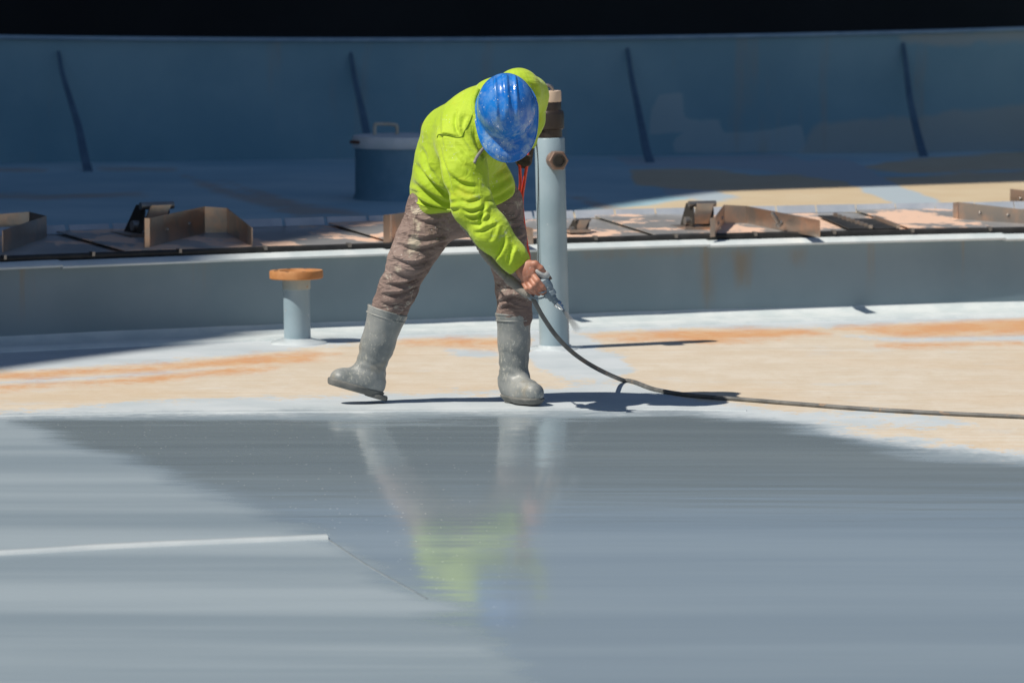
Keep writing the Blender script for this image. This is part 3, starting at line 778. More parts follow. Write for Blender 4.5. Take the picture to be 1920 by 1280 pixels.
# ================================================================== THE WORKER
# --- small distance-field modeller: round limbs melted together, then meshed
def limb(p, a, b, ra, rb, wide=None, k=1.0):
    a, b = np.asarray(a, float), np.asarray(b, float); ab = b - a
    t = np.clip(((p - a) @ ab) / (ab @ ab), 0, 1)[..., None]
    v = p - (a + t * ab)
    if wide is not None:
        w = np.asarray(wide, float); w = w / np.linalg.norm(w)
        c = (v @ w)[..., None]; v = v + w * c * (1.0 / k - 1.0)
    return np.linalg.norm(v, axis=-1) - (ra + (rb - ra) * t[..., 0])
def smin(a, b, k):
    h = np.clip(0.5 + 0.5 * (b - a) / k, 0, 1)
    return b + (a - b) * h - k * h * (1 - h)
def smax(a, b, k): return -smin(-a, -b, k)
def plane(p, q, n):
    n = np.asarray(n, float); n = n / np.linalg.norm(n); return (p - np.asarray(q, float)) @ n
def chain(p, pts, k=0.03, wide=None, kw=1.0):
    d = None
    for (a, ra), (b, rb) in zip(pts[:-1], pts[1:]):
        e = limb(p, a, b, ra, rb, wide, kw)
        d = e if d is None else smin(d, e, k)
    return d
def nets(fn, lo, hi, h):
    lo = np.asarray(lo, float); hi = np.asarray(hi, float)
    n = np.ceil((hi - lo) / h).astype(int) + 1
    ax = [lo[i] + h * np.arange(n[i]) for i in range(3)]
    f = np.empty(tuple(n), np.float32)
    YY, ZZ = np.meshgrid(ax[1], ax[2], indexing='ij')
    for i0 in range(0, n[0], 16):
        xs_ = ax[0][i0:i0 + 16]
        P = np.empty((len(xs_), n[1], n[2], 3)); P[..., 0] = xs_[:, None, None]; P[..., 1] = YY; P[..., 2] = ZZ
        f[i0:i0 + 16] = fn(P)
    s = f < 0
    c = [(i, j, k) for i in (0, 1) for j in (0, 1) for k in (0, 1)]
    sub = lambda a, i, j, k: a[i:n[0] - 1 + i, j:n[1] - 1 + j, k:n[2] - 1 + k]
    cnt = sum(sub(s, *q).astype(np.int8) for q in c)
    mask = (cnt > 0) & (cnt < 8)
    ids = np.argwhere(mask); idx = -np.ones(mask.shape, int); idx[mask] = np.arange(len(ids))
    acc = np.zeros((len(ids), 3)); num = np.zeros(len(ids))
    val = {q: f[ids[:, 0] + q[0], ids[:, 1] + q[1], ids[:, 2] + q[2]] for q in c}
    for a in c:
        for d in range(3):
            if a[d] == 0:
                b = list(a); b[d] = 1; b = tuple(b)
                fa, fb = val[a], val[b]; m = (fa < 0) != (fb < 0)
                t = np.where(m, fa / np.where(m, fa - fb, 1), 0)
                q = np.array(a, float)[None] + t[:, None] * (np.array(b, float) - np.array(a, float))[None]
                acc[m] += q[m]; num[m] += 1
    Vt = lo + h * (ids + acc / num[:, None])
    F = []
    for d in range(3):
        e, g = [(1, 2), (2, 0), (0, 1)][d]
        s0 = np.take(s, range(n[d] - 1), d); s1 = np.take(s, range(1, n[d]), d)
        for flag in (True, False):
            w = np.argwhere((s0 == flag) & (s1 != flag))
            w = w[(w[:, e] > 0) & (w[:, g] > 0) & (w[:, e] < n[e] - 1) & (w[:, g] < n[g] - 1)]
            if not len(w): continue
            u1 = np.zeros(3, int); u1[e] = 1; u2 = np.zeros(3, int); u2[g] = 1
            q = [w - u1 - u2, w - u2, w, w - u1]
            q = [idx[r_[:, 0], r_[:, 1], r_[:, 2]] for r_ in q]
            if not flag: q = q[::-1]
            F.append(np.stack(q, 1))
    return Vt, np.concatenate(F)
def np_mesh(name, Vt, F, mat, parent):
    me = bpy.data.meshes.new(name); me.from_pydata(Vt.tolist(), [], F.tolist()); me.update()
    return link(name, me, mat, parent)
def relax(Vt, F, it=2, lam=0.5):
    for _ in range(it):
        acc = np.zeros_like(Vt); num = np.zeros(len(Vt))
        for k in range(4):
            a, b = F[:, k], F[:, (k + 1) % 4]
            np.add.at(acc, a, Vt[b]); np.add.at(num, a, 1); np.add.at(acc, b, Vt[a]); np.add.at(num, b, 1)
        Vt = Vt + lam * (acc / np.maximum(num, 1)[:, None] - Vt)
    return Vt
def vnormals(Vt, F):
    N = np.zeros_like(Vt)
    fn = np.cross(Vt[F[:, 2]] - Vt[F[:, 0]], Vt[F[:, 3]] - Vt[F[:, 1]])
    for k in range(4): np.add.at(N, F[:, k], fn)
    return N / np.maximum(np.linalg.norm(N, axis=1), 1e-9)[:, None]
def crease(Vt, F, lines, rough_amp=0.0, seed=0.0, sc=9.0):
    """cloth folds: each line (points, width, height) is a ridge with a hollow on one side, on the side facing the picture"""
    N = vnormals(Vt, F); px, py = proj(Vt)
    view = CAMP - Vt; view /= np.linalg.norm(view, axis=1)[:, None]
    face = np.clip((N * view).sum(1) * 2.2, 0, 1)
    disp = np.zeros(len(Vt))
    for pts, w, amp in lines:
        P = catmull([np.array([a, b, 0.0]) for a, b in pts], 6)[:, :2]
        seg = np.linalg.norm(np.diff(P, axis=0), axis=1); cum = np.concatenate([[0], np.cumsum(seg)]); tot = cum[-1]
        best = np.full(len(Vt), 1e9); sg = np.zeros(len(Vt)); al = np.zeros(len(Vt))
        for i in range(len(P) - 1):
            e = P[i + 1] - P[i]; wx, wy = px - P[i, 0], py - P[i, 1]
            t = np.clip((wx * e[0] + wy * e[1]) / max(e @ e, 1e-9), 0, 1)
            dx, dy = wx - t * e[0], wy - t * e[1]; d = np.hypot(dx, dy)
            m = d < best; best[m] = d[m]; sg[m] = np.sign(e[0] * dy - e[1] * dx)[m]; al[m] = (cum[i] + t * seg[i])[m]
        taper = np.clip(np.minimum(al, tot - al) / (0.28 * tot), 0, 1) ** 0.8 * 0.92 + 0.08
        s_ = best * np.where(sg == 0, 1, sg)
        prof = np.where(s_ < 0, np.exp(-(s_ / (1.7 * w)) ** 2), np.exp(-(s_ / (0.75 * w)) ** 2)) - 0.85 * np.exp(-((s_ - 1.45 * w) / (0.8 * w)) ** 2)
        disp += 1.15 * amp * taper * prof * face
    if rough_amp:
        for i in range(len(Vt)):
            q = Vector(Vt[i])
            r_ = mnoise.noise(Vector((q.x * sc + seed, q.y * sc, q.z * sc * 1.6)))
            r2 = mnoise.noise(Vector((q.x * sc * 2.3 + q.z * 7 + seed, q.y * sc * 2, q.z * sc * 2.6 - q.x * 9)))
            disp[i] += rough_amp * ((1 - 2.2 * abs(r_)) * 0.7 + (0.6 - 1.6 * abs(r2)) * 0.5)
    return Vt + N * disp[:, None]
def bounds(pts, m):
    A = np.array(pts); return A.min(0) - m, A.max(0) + m

person = empty('person', W(840, 755, 0), 'worker in lime shirt and blue helmet bending over with a spray gun', 'person')

# --- joints, given as picture column, picture row, metres nearer (-) or farther (+) than the feet
hipL, kneeL, cuffL = W(812, 408, 0.02), W(768, 490, -0.05), W(733, 580, 0.0)
hipR, kneeR, cuffR = W(928, 402, 0.02), W(955, 492, -0.04), W(965, 590, 0.0)
pel1, pel2 = W(826, 388, 0.03), W(918, 382, 0.03)
waist, belly, chest, neckb = W(866, 352, 0.0), W(868, 318, -0.06), W(896, 240, -0.20), W(938, 186, -0.30)
shR, elR, wrR = W(862, 268, -0.30), W(886, 388, -0.42), W(974, 497, -0.46)
shL, elL, wrL = W(972, 172, -0.18), W(991, 180, -0.02), W(985, 262, 0.06)
acr = shL - shR; acr = acr / np.linalg.norm(acr)
headc = W(950, 205, -0.40)

# --- trousers
def f_trousers(p, grow=0.0):
    d = limb(p, pel1, pel2, 0.128, 0.125)
    L_ = chain(p, [(hipL, 0.110), (W(788, 450, -0.02), 0.093), (W(767, 490, -0.05), 0.080), (W(747, 540, -0.02), 0.072), (W(731, 578, 0), 0.067), (W(717, 618, 0), 0.048)], 0.04)
    R_ = chain(p, [(hipR, 0.118), (W(946, 446, -0.02), 0.082), (kneeR, 0.068), (W(963, 545, -0.02), 0.066), (cuffR, 0.064), (W(965, 630, 0), 0.045)], 0.04)
    return smin(smin(d, L_, 0.05), smin(d, R_, 0.05), 0.02) - grow
lo, hi = bounds([pel1, pel2, W(722, 632), W(966, 640), hipL, hipR], 0.17)
Vt, F = nets(f_trousers, lo, hi, 0.0055)
Vt = relax(Vt, F, 1)
tl = [([(752, 432), (790, 445), (840, 432), (858, 422)], 5, 0.010), ([(745, 455), (790, 462), (845, 445)], 5, 0.011),
      ([(737, 480), (775, 490), (812, 478)], 5, 0.010), ([(733, 505), (770, 512), (808, 496)], 5.5, 0.012), ([(725, 530), (760, 526), (795, 512)], 5, 0.011),
      ([(715, 548), (750, 546), (785, 530)], 4.5, 0.010), ([(712, 562), (738, 566), (778, 545)], 4.5, 0.010), ([(745, 590), (760, 572), (785, 545)], 4, 0.010),
      ([(775, 400), (800, 412), (838, 408)], 6, 0.008), ([(765, 395), (772, 430), (752, 470)], 6, 0.007), ([(830, 398), (838, 415), (846, 428)], 4, 0.008),
      ([(930, 470), (955, 478), (988, 462)], 5, 0.009), ([(928, 505), (958, 512), (990, 500)], 5, 0.009), ([(932, 540), (955, 534), (990, 542)], 4.5, 0.010), ([(934, 562), (960, 552), (994, 560)], 4.5, 0.011), ([(936, 577), (952, 568), (975, 574)], 4, 0.009),
      ([(925, 400), (950, 420), (980, 415)], 6, 0.008), ([(940, 440), (962, 448), (984, 436)], 5, 0.007)]
tl = [(a, b * 0.72, c * (0.45 + 0.7 * ((i * 37) % 10) / 10.0)) for i, (a, b, c) in enumerate(tl)]
Vt = crease(Vt, F, tl, 0.0042, 3.0, 10)
mt = Mat('brown_work_trousers')
ct_ = mt.mix(mt.step(mt.noise(scale=6, detail=5), 0.35, 0.65), (0.195, 0.140, 0.125), (0.275, 0.205, 0.185))
sp = mt.math('MULTIPLY', mt.step(mt.noise(scale=26, detail=5, rough=0.7, dist=0.6), 0.57, 0.66), mt.step(mt.noise(scale=4, detail=3, loc=(2.2, 0, 4)), 0.45, 0.58))
ct_ = mt.mix(mt.math('MULTIPLY', sp, 0.75), ct_, (0.46, 0.42, 0.36))
vs_ = mt.voro(55); ct_ = mt.mix(mt.math('MULTIPLY', mt.step(vs_.outputs['Distance'], 0.17, 0.10), mt.step(mt.noise(scale=12, detail=1, loc=(1, 1, 1)), 0.52, 0.58, 0, 0.8)), ct_, (0.55, 0.53, 0.50))
sme = mt.step(mt.math('ADD', mt.attr('smear'), mt.math('MULTIPLY', mt.math('SUBTRACT', mt.noise(scale=34, detail=6, rough=0.75), 0.5), 0.12)), 0.008, -0.015, 0, 0.8)
ct_ = mt.mix(sme, ct_, (0.52, 0.46, 0.37))
mt.base(ct_).rough(0.85)
def cloth(m, dirs, strength, dist):
    h = None
    for sc_, loc_, w_ in dirs:
        n_ = m.noise(sc=sc_, scale=1.0, detail=2.5, rough=0.5, loc=loc_, dist=0.9)
        r_ = m.math('SUBTRACT', 1.0, m.math('MULTIPLY', m.math('ABSOLUTE', m.math('SUBTRACT', n_, 0.5)), 5.0), True)
        r_ = m.math('MULTIPLY', m.math('MULTIPLY', r_, r_), w_)
        h = r_ if h is None else m.math('ADD', h, r_)
    b_ = m.bump(h, strength, dist)
    m.bump(m.noise(scale=420, detail=2), 0.2, 0.001, b_)
cloth(mt, (((4, 6, 15), (0, 0, 0), 1.0), ((9, 9, 20), (5, 2, 1), 0.6), ((16, 12, 8), (2, 8, 3), 0.35)), 0.5, 0.012)
tr = np_mesh('trousers', Vt, F, mt.m, person)
tx, ty = proj(Vt); dsm = np.full(len(Vt), 9.0)
for pl_ in ([(772, 388), (790, 386), (788, 404), (776, 408)], [(776, 412), (786, 410), (790, 430), (784, 436)], [(768, 444), (782, 440), (790, 456), (784, 474), (770, 480), (764, 466)], [(738, 500), (746, 498), (748, 508), (740, 512)], [(950, 420), (958, 418), (958, 426), (950, 428)], [(966, 378), (974, 376), (974, 390), (968, 392)]):
    dsm = np.minimum(dsm, sdf_poly(tx / 450, ty / 450, np.array(pl_) / 450.0))
add_attr(tr.data, 'smear', dsm)

# --- shirt
hemn = np.array([0.10, -0.25, -1.0])
def f_shirt(p):
    d = limb(p, W(854, 362, 0.02), W(860, 318, -0.06), 0.147, 0.145, acr, 1.20)
    d = smin(d, limb(p, W(860, 318, -0.06), chest, 0.146, 0.152, acr, 1.16), 0.06)
    d = smin(d, limb(p, chest, W(928, 196, -0.27), 0.150, 0.098, acr, 1.15), 0.06)
    d = smin(d, limb(p, W(815, 352, 0.05), W(840, 250, -0.08), 0.095, 0.11), 0.07)             # slack cloth at the back
    d = smin(d, limb(p, W(842, 380, -0.03), W(918, 350, -0.03), 0.115, 0.104), 0.05)
    d = smax(d, plane(p, W(866, 392, -0.15), hemn), 0.015)
    arm = chain(p, [(shR, 0.098), (W(872, 320, -0.37), 0.088), (elR, 0.080), (W(922, 436, -0.45), 0.073), (W(960, 480, -0.46), 0.056), (W(972, 495, -0.46), 0.050)], 0.03)
    d = smin(d, arm, 0.035)
    d = smin(d, chain(p, [(W(948, 180, -0.24), 0.085), (shL, 0.088), (elL, 0.078), (W(990, 225, 0.03), 0.064), (wrL, 0.05)], 0.03), 0.04)
    col_ = limb(p, W(925, 190, -0.28), W(932, 225, -0.36), 0.088, 0.078)                        # collar
    d = smin(d, col_, 0.02)
    return d
def f_shirt2(p):
    d = f_shirt(p)
    cut = plane(p, W(976, 500, -0.46), np.array([0.62, -0.05, -0.78]))
    near = np.linalg.norm(p - W(985, 512, -0.46), axis=-1) - 0.13
    d = np.where(near < 0, smax(d, cut, 0.006), d)
    return d
lo, hi = bounds([W(765, 385, 0.05), W(1005, 140, 0.1), wrR, W(870, 140, -0.3), elR, W(900, 420, 0.2)], 0.17)
Vt, F = nets(f_shirt2, lo, hi, 0.0052)
Vt = relax(Vt, F, 1)
sl = [ # body
      ([(772, 330), (800, 352), (835, 372), (862, 372)], 6, 0.013), ([(768, 352), (800, 376), (840, 388), (866, 386)], 5, 0.012), ([(785, 300), (812, 335), (850, 362)], 7, 0.012),
      ([(800, 290), (815, 315), (838, 345), (850, 352)], 6, 0.010), ([(835, 200), (832, 240), (838, 275), (846, 300)], 7, 0.008), ([(862, 205), (860, 235), (870, 255)], 5, 0.009), ([(880, 218), (872, 240), (880, 262), (900, 285)], 5, 0.010),
      ([(895, 240), (900, 265), (912, 290), (905, 305)], 6, 0.010), ([(792, 268), (806, 290), (812, 320)], 7, 0.008), ([(910, 345), (938, 335), (962, 318)], 6, 0.009), ([(905, 372), (935, 360), (964, 340)], 6, 0.010), ([(918, 325), (938, 315), (958, 300)], 5, 0.008), ([(925, 385), (950, 370), (968, 356)], 4, 0.008),
      ([(764, 344), (772, 352), (790, 358)], 4, 0.010),
      # right sleeve
      ([(820, 255), (838, 251), (862, 256)], 3, 0.007), ([(826, 262), (836, 300), (848, 335), (856, 365)], 5, 0.010), ([(850, 275), (870, 300), (895, 318)], 6, 0.010), ([(858, 262), (884, 290), (900, 302)], 5, 0.009), ([(845, 318), (866, 338), (896, 345)], 5, 0.011), ([(855, 345), (875, 358), (900, 360)], 4.5, 0.011), ([(862, 370), (880, 374), (904, 366)], 4, 0.010),
      ([(866, 388), (886, 392), (908, 384)], 4, 0.012), ([(872, 402), (892, 404), (912, 392)], 3.6, 0.010), ([(880, 416), (900, 414), (920, 400)], 4, 0.011), ([(888, 432), (906, 428), (932, 415)], 4, 0.010), ([(915, 380), (908, 405), (905, 430)], 4.5, 0.011), ([(938, 420), (928, 445), (918, 462)], 4.5, 0.010), ([(952, 440), (948, 462), (936, 484), (922, 490)], 4.5, 0.013), ([(968, 460), (962, 478), (958, 498)], 4, 0.010), ([(900, 450), (915, 455), (930, 450)], 4, 0.008),
      # left shoulder
      ([(985, 150), (1000, 158), (1012, 172)], 4, 0.006), ([(992, 185), (1004, 182), (1014, 186)], 4, 0.007)]
sl = [(a, b * 0.85, c * (0.35 + 0.65 * ((i * 53 + 3) % 10) / 10.0) * (0.85 if i > 14 else 1.25)) for i, (a, b, c) in enumerate(sl)]
Vt = crease(Vt, F, sl, 0.0032, 8.0, 6)
msh = Mat('lime_safety_shirt')
cs = msh.mix(msh.step(msh.noise(scale=4, detail=4), 0.3, 0.7), (0.36, 0.53, 0.010), (0.46, 0.63, 0.03))
cs = msh.mix(msh.step(msh.noise(scale=4.5, detail=4, loc=(3, 7, 1)), 0.58, 0.74, 0, 0.55), cs, (0.52, 0.50, 0.015))
cs = msh.mix(msh.math('MULTIPLY', msh.step(msh.noise(scale=20, detail=5, rough=0.7, dist=0.5), 0.60, 0.70), msh.step(msh.noise(scale=4, detail=3, loc=(8, 1, 2)), 0.42, 0.56, 0, 0.7)), cs, (0.50, 0.55, 0.36))
vz = msh.voro(60); cs = msh.mix(msh.math('MULTIPLY', msh.step(vz.outputs['Distance'], 0.14, 0.08), msh.step(msh.noise(scale=11, detail=1, loc=(3, 1, 1)), 0.55, 0.6, 0, 0.85)), cs, (0.66, 0.70, 0.60))
msh.base(cs).rough(0.75); msh.put(msh.b.inputs['Sheen Weight'], 0.15)
cloth(msh, (((7, 7, 5), (0, 3, 0), 1.0), ((14, 10, 9), (5, 2, 1), 0.5), ((6, 8, 16), (2, 8, 3), 0.5)), 0.22, 0.012)
shirt = np_mesh('shirt', Vt, F, msh.m, person)

# ray cast helper: a strip of cloth lying on a mesh
def on_mesh(o, px, py, lift):
    r_ = Vector(ray(px, py)); r_.normalize()
    from mathutils.bvhtree import BVHTree
    if not hasattr(on_mesh, 'c'): on_mesh.c = {}
    if o.name not in on_mesh.c:
        me_ = o.data; on_mesh.c[o.name] = BVHTree.FromPolygons([v.co.copy() for v in me_.vertices], [tuple(q.vertices) for q in me_.polygons])
    h = on_mesh.c[o.name].ray_cast(Vector(CAMP), r_)
    if h[0] is None: return None
    return np.array(h[0] + h[1] * lift)
m_grey = paint('grey_piping', (0.20, 0.19, 0.19), (0.28, 0.27, 0.27), 0.7, 30).m
m_seamline = paint('shirt_seam', (0.16, 0.26, 0.01), (0.22, 0.34, 0.02), 0.8, 30).m
def line_on(o, name, pts, r_, mat, parent, lift=0.002):
    P = [on_mesh(o, a, b, lift) for a, b, _ in catmull([np.array([a, b, 0.0]) for a, b in pts], 8)]
    P = [q for q in P if q is not None]
    if len(P) > 2:
        P = np.array(P)
        for _ in range(3): P[1:-1] = 0.5 * P[1:-1] + 0.25 * (P[:-2] + P[2:])
        v, f = tube(P, r_, 6); raw(name, v, f, mat, parent)
line_on(shirt, 'zip_piping', [(924, 262), (912, 272), (902, 283), (893, 296), (889, 306)], 0.0065, m_grey, shirt)
line_on(shirt, 'collar_edge', [(897, 168), (889, 190), (891, 215), (899, 238), (912, 256)], 0.011, msh.m, shirt, 0.002)
line_on(shirt, 'sleeve_seam', [(820, 258), (824, 252), (840, 253), (858, 258), (866, 257)], 0.0022, m_seamline, shirt, 0.001)
line_on(shirt, 'sleeve_seam', [(866, 257), (872, 244), (880, 230), (886, 215)], 0.0022, m_seamline, shirt, 0.001)
# rolled hem and cuff edge
line_on(shirt, 'hem_edge', [(768, 372), (790, 384), (820, 391), (850, 394)], 0.004, msh.m, shirt, 0.0005)

# --- helmet
fw = np.array([0.06, -0.42, -0.90]); fw /= np.linalg.norm(fw)                # where the visor points
upv = np.array([0.0, -0.90, 0.42]); upv -= fw * (upv @ fw); upv /= np.linalg.norm(upv)
rt = np.cross(fw, upv)
hcen = W(949, 196, -0.42)
HA, HB, HHt = 0.140, 0.121, 0.150
def hpt(u, phi, grow=0.0):
    """u: 0 crown .. 1 rim, phi: angle round the crown, 0 = front"""
    cx, sx = math.cos(phi), math.sin(phi)
    el = u * math.pi / 2
    rad = math.sin(el) ** 0.92; hgt = math.cos(el) ** 0.85 if u < 1 else 0.0
    x = sx * HB * rad; y = cx * HA * rad; z = HHt * hgt
    ridge = 0.0
    if -0.115 < y < 0.10:
        fall = min(1, (0.10 - y) / 0.04, (y + 0.115) / 0.03)
        for c_, w_, a_ in ((0.0, 0.013, 0.011), (-0.040, 0.006, 0.008), (0.040, 0.006, 0.008)):
            ridge += a_ * math.exp(-((x - c_) / w_) ** 4) * max(0, fall)
    nn = np.array([x / HB ** 2, y / HA ** 2, z / HHt ** 2 + 1e-6]); nn /= np.linalg.norm(nn)
    q = np.array([x, y, z]) + nn * (ridge * min(1.0, z / 0.05) + grow)
    return q
def hw(q): return hcen + rt * q[0] + fw * q[1] + upv * (q[2] - 0.045)
Vv, Fv = [], []; NU, NP = 36, 144
for i in range(NU + 1):
    for k in range(NP): Vv.append(hpt(max(0.004, i / NU), 2 * math.pi * k / NP))
rows = NU + 1
for j, (ext, dz) in enumerate(((0.25, -0.002), (0.6, -0.007), (1.0, -0.014), (1.0, -0.019), (0.55, -0.0125), (0.1, -0.006))):
    for k in range(NP):
        phi = 2 * math.pi * k / NP; c_ = math.cos(phi)
        vis = 0.008 + 0.074 * max(0, c_) ** 2.6
        q = hpt(1.0, phi); dirv = np.array([q[0], q[1], 0]); dirv /= np.linalg.norm(dirv)
        drop = dz * (1 + 0.9 * max(0, c_) ** 2)
        Vv.append(q + dirv * vis * ext + np.array([0, 0, drop]))
    rows += 1
for i in range(rows - 1):
    for k in range(NP):
        a, b = i * NP + k, i * NP + (k + 1) % NP; Fv.append((a, a + NP, b + NP, b))
Fv.append(tuple(range(NP)))
mh = Mat('blue_helmet_plastic')
chh = mh.mix(mh.step(mh.noise(scale=9, detail=5), 0.35, 0.7), (0.006, 0.15, 0.58), (0.015, 0.21, 0.68))
dust = mh.step(mh.attr('front'), 0.02, 0.15)
chh = mh.mix(mh.math('MULTIPLY', mh.step(mh.noise(scale=24, detail=6, rough=0.7), 0.40, 0.68), mh.fmix(dust, 0.30, 1.0)), chh, (0.30, 0.46, 0.66))
v1 = mh.voro(42); sp1 = mh.math('MULTIPLY', mh.step(v1.outputs['Distance'], 0.20, 0.14), mh.step(mh.noise(scale=21, detail=1, loc=(3, 4, 1)), 0.58, 0.61))
v2 = mh.voro(110); sp2 = mh.math('MULTIPLY', mh.step(v2.outputs['Distance'], 0.24, 0.16), mh.step(mh.noise(scale=33, detail=1, loc=(1, 4, 6)), 0.58, 0.61))
chh = mh.mix(mh.math('MAXIMUM', sp1, sp2), chh, (0.62, 0.70, 0.76))
mh.base(chh); mh.rough(mh.fmix(mh.noise(scale=24, detail=4), 0.12, 0.30)); mh.bump(mh.noise(scale=120, detail=3), 0.06, 0.002)
hel = raw('helmet', [hw(q) for q in Vv], Fv, mh.m, person); fixn(hel)
add_attr(hel.data, 'front', [q[1] for q in Vv])
# rolled rim edge
P = [hw(hpt(1.0, 2 * math.pi * k / 72) * 1.0 + np.array([0, 0, 0])) for k in range(73)]
P = []
for k in range(73):
    phi = 2 * math.pi * k / 72; c_ = math.cos(phi); vis = 0.008 + 0.074 * max(0, c_) ** 2.6
    q = hpt(1.0, phi); dv = np.array([q[0], q[1], 0]); dv /= np.linalg.norm(dv)
    P.append(hw(q + dv * vis + np.array([0, 0, -0.0165 * (1 + 0.9 * max(0, c_) ** 2)])))
v, f = tube(P, 0.0042, 8, False); raw('helmet_rim', v, f, mh.m, hel); add_attr(bpy.data.objects[-1].data if False else hel.children[0].data, 'front', [0.0] * len(v))

# --- boots
mb = Mat('grey_rubber_boot')
cbz = mb.mix(mb.step(mb.noise(scale=7, detail=5), 0.35, 0.65), (0.175, 0.195, 0.20), (0.27, 0.285, 0.285))
cbz = mb.mix(mb.step(mb.noise(sc=(1, 1, 0.45), scale=55, detail=7, rough=0.8), 0.52, 0.66, 0, 0.45), cbz, (0.42, 0.41, 0.36))
cbz = mb.mix(mb.step(mb.noise(scale=60, detail=5, rough=0.75, loc=(4, 4, 4)), 0.62, 0.70, 0, 0.8), cbz, (0.52, 0.54, 0.52))
cbz = mb.mix(mb.step(mb.noise(scale=9, detail=4, loc=(9, 2, 1)), 0.56, 0.72, 0, 0.5), cbz, (0.30, 0.26, 0.19))
cbz = mb.mix(mb.math('MULTIPLY', mb.step(mb.noise(sc=(1, 1, 0.6), scale=95, detail=5, rough=0.8, loc=(1, 6, 3)), 0.55, 0.62), mb.step(mb.noise(scale=7, detail=3, loc=(6, 6, 1)), 0.46, 0.58, 0, 0.75)), cbz, (0.50, 0.50, 0.44))
mb.base(cbz); mb.rough(mb.fmix(mb.noise(scale=15, detail=4), 0.36, 0.58)); mb.bump(mb.noise(scale=26, detail=5), 0.16, 0.006)
msole = paint('boot_sole_rubber', (0.12, 0.125, 0.12), (0.20, 0.20, 0.19), 0.7, 12).m
def boot(top, mid, ank, heel, ball, toe, s0, s1, heel_dir, rs):
    """s0, s1: points on the underside at heel and toe; rs: radii"""
    axb = np.asarray(top) - np.asarray(mid); axb /= np.linalg.norm(axb)
    fd = np.asarray(s1) - np.asarray(s0); fd /= np.linalg.norm(fd)
    sd = np.cross(fd, [0, 0, 1.0]); sd /= np.linalg.norm(sd); nb = np.cross(sd, fd)
    if nb[2] > 0: nb = -nb                                            # pointing down through the sole
    ext = top + axb * 0.06
    def foot(p, g=0.0):
        d = chain(p, [(heel, rs[3]), (ball, rs[4]), (toe, rs[5])], 0.03)
        return d - g
    def up_(p):
        sh_ = chain(p, [(ext, rs[0]), (top, rs[0]), (mid, rs[1]), (ank, rs[2])], 0.02)
        d = smin(sh_, foot(p), 0.055)
        d = smax(d, plane(p, top, axb), 0.004)
        return smax(d, plane(p, s0 - nb * 0.012, nb), 0.004)
    lo, hi = bounds([top, mid, ank, heel, ball, toe, s0, s1], 0.12)
    Vt, F = nets(up_, lo, hi, 0.0055); Vt = relax(Vt, F, 1)
    N = vnormals(Vt, F)
    for i in range(len(Vt)):
        q = Vector(Vt[i]); Vt[i] += N[i] * 0.0035 * mnoise.noise(q * 17)
        h_ = (Vt[i] - ank) @ axb
        if -0.03 < h_ < 0.10: Vt[i] += N[i] * 0.0012 * math.sin(h_ * 150 + 5 * mnoise.noise(q * 12))
    o = np_mesh('boot', Vt, F, mb.m, person)
    def so_(p):
        d = smax(foot(p, 0.007), plane(p, s0, nb), 0.004); d = smax(d, -plane(p, s0 - nb * 0.030, nb), 0.004)
        return d
    Vt, F = nets(so_, lo, hi, 0.005); Vt = relax(Vt, F, 1)
    np_mesh('sole', Vt, F, msole, o)
    hp = np.asarray(s0)                                               # heel block
    c0 = hp + fd * 0.028 - nb * 0.004
    v, f = lathe([(0.046, -0.014), (0.050, -0.006), (0.050, 0.004), (0.046, 0.008)], c0, nb, 20); hide_smooth(raw('heel_block', v, f, msole, o), 60)
    # rolled top band
    q = np.asarray(axb); a1 = np.cross(q, [0, 1.0, 0]); a1 /= np.linalg.norm(a1); a2 = np.cross(q, a1)
    for off, rr in ((-0.004, 0.0055), (-0.030, 0.0035)):
        P = [top + q * off + (a1 * math.cos(t) + a2 * math.sin(t)) * (rs[0] + 0.001) for t in np.linspace(0, 2 * math.pi, 41)]
        v, f = tube(P, rr, 8, False); raw('top_band', v, f, mb.m, o)
boot(W(727, 581, 0), W(708, 645, 0), W(692, 694, 0), W(697, 722, 0), W(662, 722, -0.03), W(641, 713, -0.04), W(716, 748, 0), W(630, 724, -0.05), None, (0.081, 0.070, 0.062, 0.056, 0.050, 0.053))
bz = 0.004
boot(W(963, 586, 0), W(964, 640, 0), W(963, 700, 0), np.array([*W(962, 720, 0.02)[:2], 0.055 + bz]), np.array([*W(985, 730, -0.08)[:2], 0.050 + bz]), np.array([*W(1000, 738, -0.13)[:2], 0.046 + bz]),
     np.array([*W(962, 750, 0.04)[:2], bz]), np.array([*W(1004, 752, -0.15)[:2], bz]), None, (0.072, 0.066, 0.060, 0.056, 0.052, 0.046))

